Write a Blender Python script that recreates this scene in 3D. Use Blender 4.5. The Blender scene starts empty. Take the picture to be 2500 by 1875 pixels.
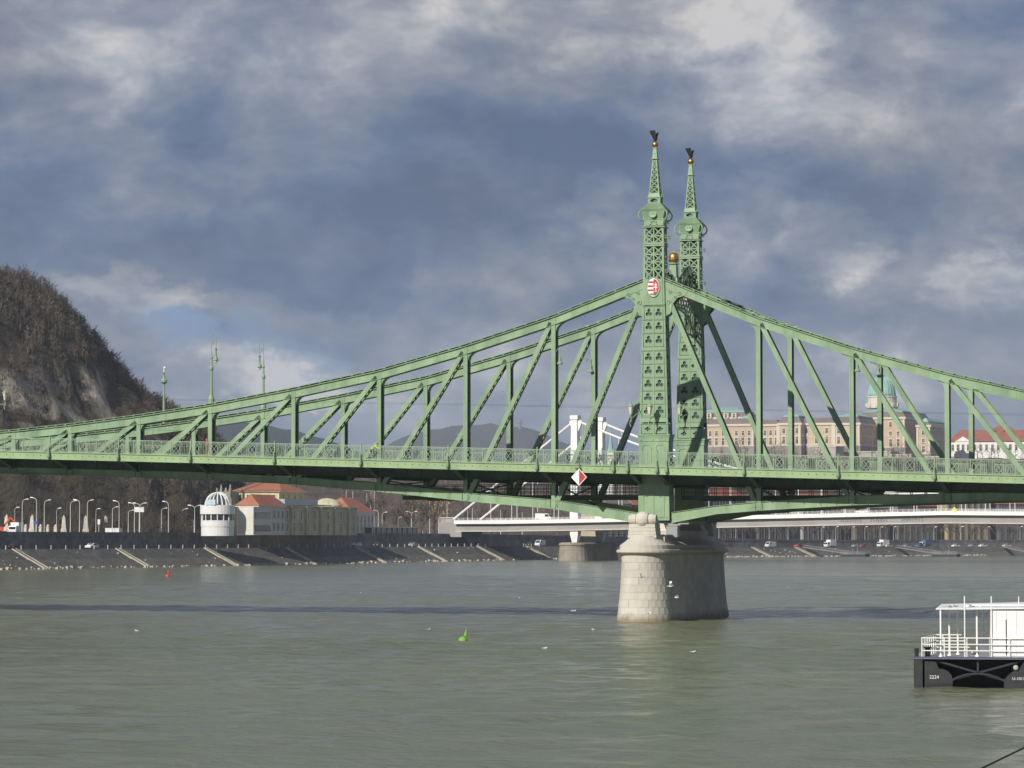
import bpy, bmesh, math, random
import numpy as np
from mathutils import Vector, Matrix
PI = math.pi
random.seed(7)
scene = bpy.context.scene
col = scene.collection

# ------------------------------------------------------------------ camera
FPX, W0, H0 = 7387.7, 2500.0, 1875.0            # focal length in photograph pixels
CAM = Vector((70.96, -263.31, 7.374)); YAW = 0.310769; PITCH = math.atan(377.5 / FPX)
cam_d = bpy.data.cameras.new('camera'); cam = bpy.data.objects.new('camera', cam_d); col.objects.link(cam)
cam.location = CAM; cam.rotation_euler = (PI / 2 + PITCH, 0, YAW)
cam_d.sensor_width = 36.0; cam_d.lens = 36.0 * FPX / W0
cam_d.clip_start = 1.0; cam_d.clip_end = 30000.0
scene.camera = cam
RV = Vector((math.cos(YAW), math.sin(YAW), 0)); FH = Vector((-math.sin(YAW), math.cos(YAW), 0))
FW = FH * math.cos(PITCH) + Vector((0, 0, math.sin(PITCH))); UV = -FH * math.sin(PITCH) + Vector((0, 0, math.cos(PITCH)))

# surveying helpers: a sight line of the photograph taken to a known distance or plane of the place
def sight(px, py): return FW + RV * ((px - 1250) / FPX) + UV * ((937.5 - py) / FPX)
def at_y(px, py, Y): d = sight(px, py); return CAM + d * ((Y - CAM.y) / d.y)
def at_z(px, py, Z): d = sight(px, py); return CAM + d * ((Z - CAM.z) / d.z)
def at_d(px, py, D): d = sight(px, py); return CAM + d * (D / d.dot(FH))

# ------------------------------------------------------------------ sun, sky, exposure
SUN_TRAVEL = Vector((4.1, 12.4, -8.1)).normalized()
sun_d = bpy.data.lights.new('sun', 'SUN'); sun = bpy.data.objects.new('sun', sun_d); col.objects.link(sun)
sun_d.energy = 4.9; sun_d.angle = math.radians(0.53); sun_d.color = (1.0, 0.94, 0.84)
sun.rotation_euler = SUN_TRAVEL.to_track_quat('-Z', 'Y').to_euler(); sun.location = (-60, -200, 150)
SUN_ELEV = math.asin(-SUN_TRAVEL.z); SUN_AZ = math.atan2(-SUN_TRAVEL.x, -SUN_TRAVEL.y)

vs = scene.view_settings
vs.view_transform = 'Standard'; vs.look = 'None'; vs.gamma = 1.0; vs.use_curve_mapping = False; vs.exposure = 0.0
scene.cycles.use_denoising = True
scene.cycles.max_bounces = 6; scene.cycles.volume_bounces = 0
scene.cycles.sample_clamp_indirect = 4.0

world = bpy.data.worlds.new('World'); scene.world = world; world.use_nodes = True

class NT:
    def __init__(s, tree): s.t = tree; s.n = tree.nodes; s.l = tree.links
    def node(s, kind, **kw):
        n = s.n.new(kind)
        for k, v in kw.items(): setattr(n, k, v)
        return n
    def put(s, sock, v):
        if isinstance(v, bpy.types.NodeSocket): s.l.new(v, sock)
        else: sock.default_value = v
    def math(s, op, a, b=None, c=None, clamp=False):
        n = s.node('ShaderNodeMath', operation=op, use_clamp=clamp)
        s.put(n.inputs[0], a)
        if b is not None: s.put(n.inputs[1], b)
        if c is not None: s.put(n.inputs[2], c)
        return n.outputs[0]
    def vmath(s, op, a, b=None):
        n = s.node('ShaderNodeVectorMath', operation=op)
        s.put(n.inputs[0], a)
        if b is not None: s.put(n.inputs[1], b)
        return n.outputs['Value'] if op in ('DOT_PRODUCT', 'LENGTH') else n.outputs[0]
    def mix(s, fac, a, b, blend='MIX'):
        n = s.node('ShaderNodeMix', data_type='RGBA', blend_type=blend)
        s.put(n.inputs[0], fac); s.put(n.inputs[6], a); s.put(n.inputs[7], b)
        return n.outputs[2]
    def noise(s, vec, scale, detail=4, rough=.55, dist=0.0, out='Fac'):
        n = s.node('ShaderNodeTexNoise'); s.put(n.inputs['Vector'], vec)
        n.inputs['Scale'].default_value = scale; n.inputs['Detail'].default_value = detail
        n.inputs['Roughness'].default_value = rough; n.inputs['Distortion'].default_value = dist
        return n.outputs[out]
    def ramp(s, fac, stops):
        n = s.node('ShaderNodeValToRGB'); s.put(n.inputs[0], fac); cr = n.color_ramp
        while len(cr.elements) < len(stops): cr.elements.new(0.5)
        for e, (p, c) in zip(cr.elements, stops):
            e.position = p; e.color = c if len(c) == 4 else (*c, 1)
        return n.outputs[0]
    def remap(s, v, a, b, c=0., d=1.):
        n = s.node('ShaderNodeMapRange'); s.put(n.inputs[0], v)
        for i, x in enumerate((a, b, c, d)): n.inputs[i + 1].default_value = x
        return n.outputs[0]

def build_sky():
    k = NT(world.node_tree); k.n.clear()
    out = k.node('ShaderNodeOutputWorld')
    D = k.node('ShaderNodeTexCoord').outputs['Generated']
    sky = k.node('ShaderNodeTexSky', sky_type='NISHITA'); sky.sun_disc = False
    sky.sun_elevation = SUN_ELEV; sky.sun_rotation = SUN_AZ; sky.air_density = 1.0; sky.dust_density = 0.3; sky.ozone_density = 1.5
    k.l.new(k.vmath('NORMALIZE', k.vmath('ADD', D, (0, 0, .28))), sky.inputs[0]); clear = k.node('ShaderNodeBackground'); k.l.new(sky.outputs[0], clear.inputs[0]); clear.inputs[1].default_value = 0.13
    # compass direction and steepness of the sky point, in units of 1000 sight pixels
    fwd = k.math('MAXIMUM', k.vmath('DOT_PRODUCT', D, FH[:]), 0.12)
    X = k.math('MULTIPLY_ADD', k.math('DIVIDE', k.vmath('DOT_PRODUCT', D, RV[:]), fwd), FPX / 1000, 1.25)
    Z = k.math('DIVIDE', k.vmath('DOT_PRODUCT', D, (0, 0, 1)), fwd)
    Y = k.math('MULTIPLY_ADD', Z, -FPX / 1000, 1.315)
    S = k.vmath('MULTIPLY', D, (1, 1, 1.75))
    w1 = k.noise(S, 9, 4, .55, 0, 'Color'); w2 = k.noise(S, 34, 7, .66, 0, 'Color')
    sp = k.node('ShaderNodeSeparateColor'); k.l.new(w1, sp.inputs[0])
    sq = k.node('ShaderNodeSeparateColor'); k.l.new(w2, sq.inputs[0])
    def warp(c, a, b):
        c = k.math('ADD', c, k.math('MULTIPLY', k.math('SUBTRACT', a, .5), .42))
        return k.math('ADD', c, k.math('MULTIPLY', k.math('SUBTRACT', b, .5), .30))
    X = warp(X, sp.outputs[0], sq.outputs[0]); Y = warp(Y, k.math('MULTIPLY_ADD', sp.outputs[1], .62, .19), k.math('MULTIPLY_ADD', sq.outputs[1], .8, .1))
    cv = k.node('ShaderNodeCombineXYZ'); k.l.new(X, cv.inputs[0]); k.l.new(Y, cv.inputs[1]); P = cv.outputs[0]
    def blob(x, y, rx, ry, amp, hard=False):
        m = k.node('ShaderNodeVectorMath', operation='MULTIPLY_ADD'); k.l.new(P, m.inputs[0])
        m.inputs[1].default_value = (1000 / rx, 1000 / ry, 0); m.inputs[2].default_value = (-x / rx, -y / ry, 0)
        e = k.vmath('DOT_PRODUCT', m.outputs[0], m.outputs[0])
        r = k.node('ShaderNodeMapRange', interpolation_type='SMOOTHSTEP'); k.l.new(e, r.inputs[0])
        for i, q in enumerate((.25, 1.5, amp, 0.) if hard else (0., 3.2, amp, 0.)): r.inputs[i + 1].default_value = q
        return r.outputs[0]
    S2 = k.vmath('ADD', S, k.vmath('MULTIPLY', k.vmath('SUBTRACT', w1, (.5, .5, .5)), (.05, .05, .03)))
    n1 = k.noise(S2, 7.5, 6, .52); n2 = k.noise(S2, 22, 7, .62)
    lit = k.vmath('ADD', S2, tuple(-RV * .010 + Vector((0, 0, .022)))); n4 = k.noise(lit, 22, 4, .58); n5 = k.noise(S2, 22, 4, .58)   # sunward flank of each cloud lump
    v = k.math('ADD', k.math('MULTIPLY', k.math('SUBTRACT', n1, .5), 1.35), k.math('MULTIPLY', k.math('SUBTRACT', n2, .5), .80))
    v = k.math('ADD', v, k.math('MULTIPLY', k.math('SUBTRACT', n5, n4), .85))
    v = k.math('ADD', v, .305)
    soft = [(900, 20, 700, 150, .24), (1180, 330, 300, 210, -.20), (700, 470, 420, 140, -.10), (2300, 230, 420, 280, .14),
            (1480, 430, 330, 90, -.18), (2250, 470, 420, 80, -.22), (500, 640, 620, 70, -.20), (1250, 650, 190, 60, .20), (150, 560, 260, 90, -.12), (950, 740, 300, 60, -.12),
            (2250, 900, 420, 120, .14), (1330, 725, 500, 40, -.10), (1150, 900, 400, 120, .16), (320, 380, 110, 190, .20), (150, 190, 180, 90, .12), (900, 250, 300, 90, .10)]
    hard = [(1740, 10, 330, 120, .24), (1900, 190, 280, 140, .26), (2080, 60, 160, 110, .12), (1560, 580, 280, 110, .22), (1420, 470, 80, 60, .20), (1850, 500, 110, 90, .26), (2030, 560, 150, 90, .34), (2110, 620, 90, 55, .16), (1690, 480, 90, 90, .18),
            (2470, 660, 140, 120, .38), (330, 745, 200, 40, .26), (600, 905, 230, 80, .46), (540, 865, 100, 45, .22), (720, 930, 120, 50, .2), (2150, 840, 120, 60, .26), (660, 750, 260, 36, .18), (1640, 640, 240, 90, .14), (1360, 130, 100, 60, .12)]
    for b in soft: v = k.math('ADD', v, blob(*b))
    for b in hard: v = k.math('ADD', v, blob(*b, True))
    n3 = k.noise(S2, 55, 6, .62); v = k.math('ADD', v, k.math('MULTIPLY', k.math('SUBTRACT', n3, .52), k.math('MULTIPLY_ADD', k.math('MAXIMUM', v, 0.), .42, .16)))
    vr = k.math('MULTIPLY_ADD', v, 1.16 / 1.35, .24 / 1.35)
    c = k.ramp(vr, [(0.0, (.085, .128, .240)), (.26, (.130, .180, .300)), (.44, (.195, .235, .330)), (.64, (.280, .312, .392)), (.84, (.440, .460, .510)), (1.0, (.62, .615, .63))])
    c = k.mix(k.remap(k.noise(S2, 12, 4, .6), .42, .66, 0., .55), c, k.mix(1.0, c, (1.10, 1.0, .86, 1), 'MULTIPLY'))      # some layers greyer, some bluer
    cloud = k.node('ShaderNodeBackground'); k.l.new(c, cloud.inputs[0]); cloud.inputs[1].default_value = 1.0
    gap = k.math('ADD', blob(385, 815, 105, 60, .95, True), k.math('ADD', blob(740, 862, 80, 30, .55, True), blob(620, 815, 140, 40, .5, True)), clamp=True)
    gap = k.math('MULTIPLY', gap, k.remap(n2, .35, .6, 1.0, .35))
    mx = k.node('ShaderNodeMixShader'); k.l.new(gap, mx.inputs[0]); k.l.new(cloud.outputs[0], mx.inputs[1]); k.l.new(clear.outputs[0], mx.inputs[2])
    k.l.new(mx.outputs[0], out.inputs[0])
build_sky()

# ------------------------------------------------------------------ materials
MATS = {}
def mat(name, base, rough=.6, metal=0., var=.12, vscale=1.2, bump=0., bscale=20., spec=.35, dark=None, darkamt=0., dscale=.35, objvar=0., coords='Object', stretch=(1, 1, 1)):
    """painted or stony surface: base colour with soft variation, optional stains and fine relief"""
    if name in MATS: return MATS[name]
    m = bpy.data.materials.new(name); m.use_nodes = True; k = NT(m.node_tree)
    p = k.n['Principled BSDF']; tc = k.node('ShaderNodeTexCoord'); vec = k.vmath('MULTIPLY', tc.outputs[coords], stretch)
    n = k.noise(vec, vscale, 5, .6)
    lo = tuple(c * (1 - var) for c in base); hi = tuple(min(1, c * (1 + var)) for c in base)
    c = k.ramp(n, [(.3, lo), (.7, hi)])
    if dark:
        d = k.noise(k.vmath('MULTIPLY', vec, (1, 1, .45)), dscale, 6, .65)
        c = k.mix(k.math('MULTIPLY', k.remap(d, .45, .68), darkamt), c, (*dark, 1))
    if objvar:
        r = k.node('ShaderNodeObjectInfo').outputs['Random']
        c = k.mix(1.0, c, k.ramp(r, [(0, (1 - objvar,) * 3), (1, (1 + objvar * .6,) * 3)]), 'MULTIPLY')
    k.put(p.inputs['Base Color'], c); p.inputs['Roughness'].default_value = rough
    p.inputs['Metallic'].default_value = metal; p.inputs['Specular IOR Level'].default_value = spec
    if bump:
        b = k.node('ShaderNodeBump'); b.inputs['Strength'].default_value = bump; b.inputs['Distance'].default_value = .05
        k.l.new(k.noise(vec, bscale, 4, .6), b.inputs['Height']); k.l.new(b.outputs[0], p.inputs['Normal'])
    MATS[name] = m
    return m

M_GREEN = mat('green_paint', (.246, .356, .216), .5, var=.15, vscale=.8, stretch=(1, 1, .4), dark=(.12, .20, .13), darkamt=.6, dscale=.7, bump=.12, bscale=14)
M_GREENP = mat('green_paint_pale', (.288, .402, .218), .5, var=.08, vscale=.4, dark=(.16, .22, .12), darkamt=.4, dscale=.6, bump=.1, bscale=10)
M_GREENSHADE = mat('green_paint_shaded', (.07, .108, .072), .65, var=.2, vscale=.8, dark=(.04, .055, .045), darkamt=.6)  # darker copy of the green: shade of underside and recesses put into the colour
M_RAIL = mat('rail_paint', (.27, .36, .26), .5, var=.1)
M_GOLD = mat('gilding', (.60, .32, .10), .42, metal=1.0, var=.15, vscale=6)
M_BLACKBIRD = mat('black_bronze', (.018, .017, .018), .45, var=.3)
M_STONE = mat('pier_stone', (.55, .52, .455), .85, var=.10, vscale=.7, bump=.25, bscale=7, dark=(.36, .335, .29), darkamt=.45, dscale=.3, objvar=.09)
def tide_mark(m):
    k = NT(m.node_tree); p = k.n['Principled BSDF']; src = p.inputs['Base Color'].links[0].from_socket
    O = k.node('ShaderNodeTexCoord').outputs['Object']; sp = k.node('ShaderNodeSeparateXYZ'); k.l.new(O, sp.inputs[0])
    z = k.math('ADD', sp.outputs[2], k.math('MULTIPLY', k.math('SUBTRACT', k.noise(O, .9, 5, .65), .5), .9))
    k.put(p.inputs['Base Color'], k.mix(k.remap(z, .85, .2, 0., .85), src, (.20, .155, .085, 1)))
tide_mark(M_STONE)
M_MORTAR = mat('mortar', (.46, .43, .38), .95, var=.2)
M_WHITE = mat('white_paint', (.80, .80, .78), .45, var=.03)
M_RED = mat('red_paint', (.44, .035, .04), .45, var=.1)
M_ASPHALT = mat('asphalt', (.055, .055, .058), .9, var=.2)
M_WALLST = mat('quay_wall_stone', (.19, .18, .17), .95, var=.4, vscale=.5, bump=.5, bscale=3, dark=(.06, .058, .056), darkamt=.7, dscale=.12)
M_SLOPE = mat('revetment_stone', (.115, .107, .092), .95, var=.35, vscale=.8, bump=.6, bscale=4, dark=(.05, .048, .043), darkamt=.65, dscale=.10)
M_SLOPEU = mat('revetment_stone_upper', (.088, .085, .077), .95, var=.45, vscale=.5, bump=.6, bscale=4, dark=(.03, .03, .028), darkamt=.6, dscale=.15)
M_STAIR = mat('stair_stone', (.42, .38, .30), .9, var=.15)
M_GLASS = mat('dark_glass', (.03, .035, .04), .12, var=.2, spec=.6)
M_TYRE = mat('tyre_rubber', (.02, .02, .02), .8)
M_LAMP = mat('lamp_pole_grey', (.62, .62, .61), .45, var=.1)
M_LAMPH = mat('lamp_head_pale', (.72, .73, .74), .35, var=.05)

# ------------------------------------------------------------------ mesh builder
class MB:
    def __init__(s): s.v = []; s.f = []
    def add(s, vs, fs):
        o = len(s.v); s.v.extend([tuple(p) for p in vs]); s.f.extend([tuple(i + o for i in q) for q in fs])
    def hexa(s, p): s.add(p, [(0, 3, 2, 1), (4, 5, 6, 7), (0, 1, 5, 4), (1, 2, 6, 5), (2, 3, 7, 6), (3, 0, 4, 7)])
    def box(s, x0, x1, y0, y1, z0, z1):
        s.hexa([(x0, y0, z0), (x1, y0, z0), (x1, y1, z0), (x0, y1, z0), (x0, y0, z1), (x1, y0, z1), (x1, y1, z1), (x0, y1, z1)])
    def frustum(s, z0, hx0, hy0, z1, hx1, hy1, cx=0, cy=0):
        s.hexa([(cx - hx0, cy - hy0, z0), (cx + hx0, cy - hy0, z0), (cx + hx0, cy + hy0, z0), (cx - hx0, cy + hy0, z0),
                (cx - hx1, cy - hy1, z1), (cx + hx1, cy - hy1, z1), (cx + hx1, cy + hy1, z1), (cx - hx1, cy + hy1, z1)])
    def bar(s, p, q, w, d, up=(0, 1, 0)):
        p = Vector(p); q = Vector(q); t = (q - p).normalized(); u = Vector(up); u = (u - t * u.dot(t))
        if u.length < 1e-5: u = Vector((1, 0, 0)); u = u - t * u.dot(t)
        u.normalize(); r = t.cross(u); a = r * (w / 2); b = u * (d / 2)
        s.hexa([p - a - b, p + a - b, p + a + b, p - a + b, q - a - b, q + a - b, q + a + b, q - a + b])
    def tube(s, p, q, r0, r1=None, n=8, cap=True):
        r1 = r0 if r1 is None else r1; p = Vector(p); q = Vector(q); t = (q - p).normalized()
        u = t.orthogonal().normalized(); w = t.cross(u)
        vs = []
        for c, r in ((p, r0), (q, r1)):
            for i in range(n): a = 2 * PI * i / n; vs.append(c + u * (math.cos(a) * r) + w * (math.sin(a) * r))
        fs = [(i, (i + 1) % n, n + (i + 1) % n, n + i) for i in range(n)]
        if cap: fs += [tuple(range(n - 1, -1, -1)), tuple(range(n, 2 * n))]
        s.add(vs, fs)
    def path(s, pts, r, n=6):
        for a, b in zip(pts, pts[1:]): s.tube(a, b, r, r, n)
    def lathe(s, prof, n=16, c=(0, 0, 0), cap=True):
        vs = []; cx, cy, cz = c
        for r, z in prof:
            for i in range(n): a = 2 * PI * i / n; vs.append((cx + r * math.cos(a), cy + r * math.sin(a), cz + z))
        fs = []
        for j in range(len(prof) - 1):
            for i in range(n): fs.append((j * n + i, j * n + (i + 1) % n, (j + 1) * n + (i + 1) % n, (j + 1) * n + i))
        if cap: fs += [tuple(range(n - 1, -1, -1)), tuple(range((len(prof) - 1) * n, len(prof) * n))]
        s.add(vs, fs)
    def sphere(s, c, r, n=12, m=8, sc=(1, 1, 1)):
        vs = [(c[0], c[1], c[2] - r * sc[2])]
        for j in range(1, m):
            t = PI * j / m
            for i in range(n):
                a = 2 * PI * i / n
                vs.append((c[0] + r * sc[0] * math.sin(t) * math.cos(a), c[1] + r * sc[1] * math.sin(t) * math.sin(a), c[2] - r * sc[2] * math.cos(t)))
        vs.append((c[0], c[1], c[2] + r * sc[2])); L = len(vs) - 1
        fs = [(0, 1 + (i + 1) % n, 1 + i) for i in range(n)]
        for j in range(m - 2):
            for i in range(n): fs.append((1 + j * n + i, 1 + j * n + (i + 1) % n, 1 + (j + 1) * n + (i + 1) % n, 1 + (j + 1) * n + i))
        fs += [(1 + (m - 2) * n + i, 1 + (m - 2) * n + (i + 1) % n, L) for i in range(n)]
        s.add(vs, fs)
    def prism(s, poly, fn, t0, t1):
        n = len(poly); s.add([fn(a, b, t0) for a, b in poly] + [fn(a, b, t1) for a, b in poly],
              [tuple(range(n - 1, -1, -1)), tuple(range(n, 2 * n))] + [(i, (i + 1) % n, n + (i + 1) % n, n + i) for i in range(n)])
    def ring(s, outer, inner, fn, t0, t1):
        """plate with a hole: two closed outlines of equal count"""
        n = len(outer); vs = []
        for t in (t0, t1):
            vs += [fn(a, b, t) for a, b in outer] + [fn(a, b, t) for a, b in inner]
        fs = []
        for i in range(n):
            j = (i + 1) % n
            fs += [(i, j, n + j, n + i), (2 * n + i, 3 * n + i, 3 * n + j, 2 * n + j), (n + i, n + j, 3 * n + j, 3 * n + i), (i, 2 * n + i, 2 * n + j, j)]
        s.add(vs, fs)
    def mesh(s, name, m, smooth=False):
        me = bpy.data.meshes.new(name); me.from_pydata(s.v, [], s.f); me.materials.append(m)
        bm = bmesh.new(); bm.from_mesh(me); bmesh.ops.recalc_face_normals(bm, faces=bm.faces); bm.to_mesh(me); bm.free()
        if smooth: me.polygons.foreach_set('use_smooth', [True] * len(me.polygons))
        return me
    def build(s, name, m, parent=None, smooth=False, loc=None, **tags):
        return link(name, s.mesh(name, m, smooth), parent, loc, **tags)

def link(name, me, parent=None, loc=None, rot=None, scale=None, **tags):
    o = bpy.data.objects.new(name, me); col.objects.link(o)
    if parent: o.parent = parent
    if loc is not None: o.location = loc
    if rot is not None: o.rotation_euler = rot
    if scale is not None: o.scale = scale
    for k_, v_ in tags.items():
        if v_: o[k_] = v_
    return o
def thing(name, label, cat, loc=(0, 0, 0), rz=0., group=None):
    return link(name, None, None, loc, (0, 0, rz), label=label, category=cat, group=group)
def copy_tree(o, parent=None):
    c = o.copy(); col.objects.link(c); c.parent = parent
    for ch in list(o.children): copy_tree(ch, c)
    return c
def dup(o, loc, rz=0., label=None, group=None, scale=None):
    c = copy_tree(o); c.location = loc; c.rotation_euler = (0, 0, rz)
    if label: c['label'] = label
    if group: c['group'] = group
    if scale: c.scale = scale
    return c
def interp(tab, x):
    if x <= tab[0][0]: return tab[0][1]
    for (a, b), (c, d) in zip(tab, tab[1:]):
        if x <= c: return b + (d - b) * (x - a) / (c - a)
    return tab[-1][1]
ORD = ['first', 'second', 'third', 'fourth', 'fifth', 'sixth', 'seventh', 'eighth', 'ninth', 'tenth', 'eleventh', 'twelfth', 'thirteenth', 'fourteenth', 'fifteenth',
       'sixteenth', 'seventeenth', 'eighteenth', 'nineteenth', 'twentieth', 'twenty-first', 'twenty-second', 'twenty-third', 'twenty-fourth', 'twenty-fifth',
       'twenty-sixth', 'twenty-seventh', 'twenty-eighth', 'twenty-ninth', 'thirtieth', 'thirty-first', 'thirty-second', 'thirty-third', 'thirty-fourth']

# ================================================================== the setting
from mathutils import noise as mnoise
def water_material():
    m = bpy.data.materials.new('river_water'); m.use_nodes = True; k = NT(m.node_tree)
    p = k.n['Principled BSDF']; tc = k.node('ShaderNodeTexCoord'); O = tc.outputs['Object']
    silt = k.noise(k.vmath('MULTIPLY', O, (.35, 1, 1)), .018, 5, .6)
    c = k.ramp(silt, [(.3, (.126, .141, .086)), (.7, (.156, .164, .098))])
    k.put(p.inputs['Base Color'], c)
    p.inputs['IOR'].default_value = 1.33; p.inputs['Specular IOR Level'].default_value = .5
    # wind-roughened patches and calmer streaks
    gust = k.noise(k.vmath('MULTIPLY', O, (.22, 1, 1)), .05, 4, .6)
    k.put(p.inputs['Roughness'], k.remap(gust, .35, .7, .10, .24))
    a = k.noise(k.vmath('MULTIPLY', O, (.7, 1.25, 1)), 1.5, 4, .6)
    b = k.noise(k.vmath('MULTIPLY', O, (.8, 1.1, 1)), .42, 3, .55)
    f = k.noise(k.vmath('MULTIPLY', O, (.75, 1.2, 1)), 4.2, 3, .6)
    h = k.math('ADD', k.math('MULTIPLY_ADD', f, .16, k.math('MULTIPLY', a, .45)), k.math('MULTIPLY', b, .9))
    bp = k.node('ShaderNodeBump'); bp.inputs['Strength'].default_value = .85; bp.inputs['Distance'].default_value = .36
    k.l.new(h, bp.inputs['Height']); k.l.new(bp.outputs[0], p.inputs['Normal'])
    return m
def build_river():
    xs = np.concatenate([np.linspace(-900, -140, 20)[:-1], np.arange(-140, 120, .8), np.linspace(120, 1500, 24)])
    ys = np.concatenate([np.linspace(-900, -215, 12)[:-1], np.arange(-215, 100, .62), np.linspace(100, 420, 260), np.linspace(425, 1900, 40)])
    XX, YY = np.meshgrid(xs, ys); ZZ = np.zeros_like(XX); rng = np.random.RandomState(3)
    for i in range(46):
        lam = 1.9 * 1.09 ** i * .9 if i < 26 else rng.uniform(2.2, 9)
        th = rng.normal(1.9, .55); amp = .0062 * min(lam, 6.0) ** .75
        kx, ky = 2 * PI / lam * math.cos(th), 2 * PI / lam * math.sin(th)
        ph = rng.uniform(0, 6.28)
        mod = .6 + .4 * np.sin(XX * rng.uniform(.01, .05) + YY * rng.uniform(.01, .05) + rng.uniform(0, 6))
        ZZ += amp * mod * np.sin(kx * XX + ky * YY + ph)
    fade = np.clip((XX + 140) / 15, 0, 1) * np.clip((120 - XX) / 15, 0, 1) * np.clip((YY + 215) / 12, 0, 1) * np.clip((420 - YY) / 200, 0, 1)
    ZZ *= fade
    nx, ny = len(xs), len(ys)
    me = bpy.data.meshes.new('river'); me.vertices.add(nx * ny); me.vertices.foreach_set('co', np.stack([XX, YY, ZZ], -1).ravel())
    idx = np.arange(nx * ny).reshape(ny, nx)
    q = np.stack([idx[:-1, :-1], idx[:-1, 1:], idx[1:, 1:], idx[1:, :-1]], -1).reshape(-1, 4)
    me.loops.add(q.size); me.loops.foreach_set('vertex_index', q.ravel().astype(np.int32))
    me.polygons.add(len(q)); me.polygons.foreach_set('loop_start', np.arange(0, q.size, 4, dtype=np.int32))
    me.polygons.foreach_set('use_smooth', np.ones(len(q), dtype=bool)); me.update(calc_edges=True)
    me.materials.append(water_material())
    link('river', me, kind='structure')
build_river()
g = MB(); g.add([(-14000, -6000, -2.2), (14000, -6000, -2.2), (14000, 16000, -2.2), (-14000, 16000, -2.2)], [(0, 1, 2, 3)])
g.build('ground', mat('winter_ground', (.11, .095, .07), .95, var=.3, vscale=.01), kind='structure')

# ---- far bank: slope, lower quay, wall, upper road
CTRL = [(-285, -600), (-276, 100), (-269, 300), (-263, 384), (-254, 466), (-248, 560), (-246, 640), (-244, 740), (-223, 860), (-190, 945), (-150, 1030), (-112, 1090), (-60, 1145), (20, 1215), (160, 1320), (500, 1500), (1500, 1850)]
BANK = []
for i in range(len(CTRL) - 1):
    p0, p1, p2, p3 = [Vector(CTRL[max(0, min(len(CTRL) - 1, i + k_))]) for k_ in (-1, 0, 1, 2)]
    for j in range(10):
        t = j / 10; BANK.append(.5 * ((2 * p1) + (p2 - p0) * t + (2 * p0 - 5 * p1 + 4 * p2 - p3) * t * t + (3 * p1 - p0 - 3 * p2 + p3) * t ** 3))
BANK.append(Vector(CTRL[-1]))
BLEN = [0.]
for a, b in zip(BANK, BANK[1:]): BLEN.append(BLEN[-1] + (b - a).length)
def bank(sv):
    i = 0
    while i < len(BLEN) - 2 and BLEN[i + 1] < sv: i += 1
    t = (sv - BLEN[i]) / (BLEN[i + 1] - BLEN[i]); p = BANK[i].lerp(BANK[i + 1], t); d = (BANK[i + 1] - BANK[i]).normalized()
    return p, d, Vector((-d.y, d.x))
def bank_h(p): return interp([(0, 1.), (740, 1.), (900, .84), (980, .76), (2000, .74)], p.y)
def bank_pos(sv, off, z=0.):
    p, d, n = bank(sv); q = p + n * off; return Vector((q.x, q.y, z * bank_h(p)))
def bank_s(px, off, zz=0.):
    """station along the bank seen in direction px, for a line `off` metres inland"""
    best = None
    for i in range(0, 2600):
        sv = 700 + i * .8
        if sv > BLEN[-1]: break
        q = bank_pos(sv, off) - CAM; dd = q.dot(FH)
        if dd < 100: continue
        e = abs(1250 + FPX * q.dot(RV) / dd - px)
        if best is None or e < best[0]: best = (e, sv)
    return best[1]
STN = [0, 300, 600] + [700 + 12 * i for i in range(82)] + [1750, 1900, 2200, 2700]
STN = [s_ for s_ in STN if s_ < BLEN[-1] - 1]
def bank_strip(name, prof, m, **tags):
    mb = MB(); vs = []; fs = []; n = len(prof)
    for s_ in STN:
        for off, z in prof: vs.append(bank_pos(s_, off, z))
    for i in range(len(STN) - 1):
        for j in range(n - 1): fs.append((i * n + j, (i + 1) * n + j, (i + 1) * n + j + 1, i * n + j + 1))
    mb.add(vs, fs); return mb.build(name, m, **tags)
bank_strip('revetment', [(-2.0, -1.4), (0, 0), (4.2, 2.12)], M_SLOPE, kind='structure')
bank_strip('upper_revetment', [(4.2, 2.12), (4.9, 2.3), (9.3, 4.7)], M_SLOPEU, kind='structure')
bank_strip('quay_road', [(9.3, 4.7), (9.9, 4.72), (22.0, 4.75)], M_ASPHALT, kind='structure')
bank_strip('retaining_wall', [(22.0, 4.6), (22.25, 8.0), (22.1, 8.0), (22.1, 8.15), (22.3, 8.15), (22.3, 9.1), (22.75, 9.1), (22.75, 8.3)], M_WALLST,
           label='long dark stone retaining wall with coping between lower quay and upper road', category='wall')
bank_strip('upper_road', [(22.75, 8.4), (60, 8.4), (420, 8.6)], mat('upper_paving', (.10, .098, .094), .9, var=.2), kind='structure')

# rubble along the far water's edge
rb = MB(); rnd = random.Random(5)
s_ = 900
while s_ < 1680:
    for _ in range(2):
        if rnd.random() < (.8 if s_ < 1010 or s_ > 1500 else .38):
            r = rnd.uniform(.12, .48); of_ = rnd.uniform(-.35, .7) if rnd.random() < .85 else rnd.uniform(.7, 8.5); c = bank_pos(s_ + rnd.uniform(0, 1.5), of_); c.z = rnd.uniform(.02, .25) + max(0, of_ - .2) * .5 * bank_h(c); r *= .6 if of_ > 1 else 1
            vs_ = [c + Vector((rnd.uniform(.6, 1.3) * r * x_, rnd.uniform(.6, 1.6) * r * y_, rnd.uniform(.4, .9) * r * z_)) for x_, y_, z_ in ((-1, -1, -1), (1, -1, -1), (1, 1, -1), (-1, 1, -1), (-.7, -.7, 1), (.7, -.7, 1), (.7, .7, 1), (-.7, .7, 1))]
            rb.hexa(vs_)
    s_ += 1.2
rb.build('shore_rubble', M_STAIR, kind='stuff', label='pale rubble stones strewn along the foot of the far revetment', category='rubble')

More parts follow.
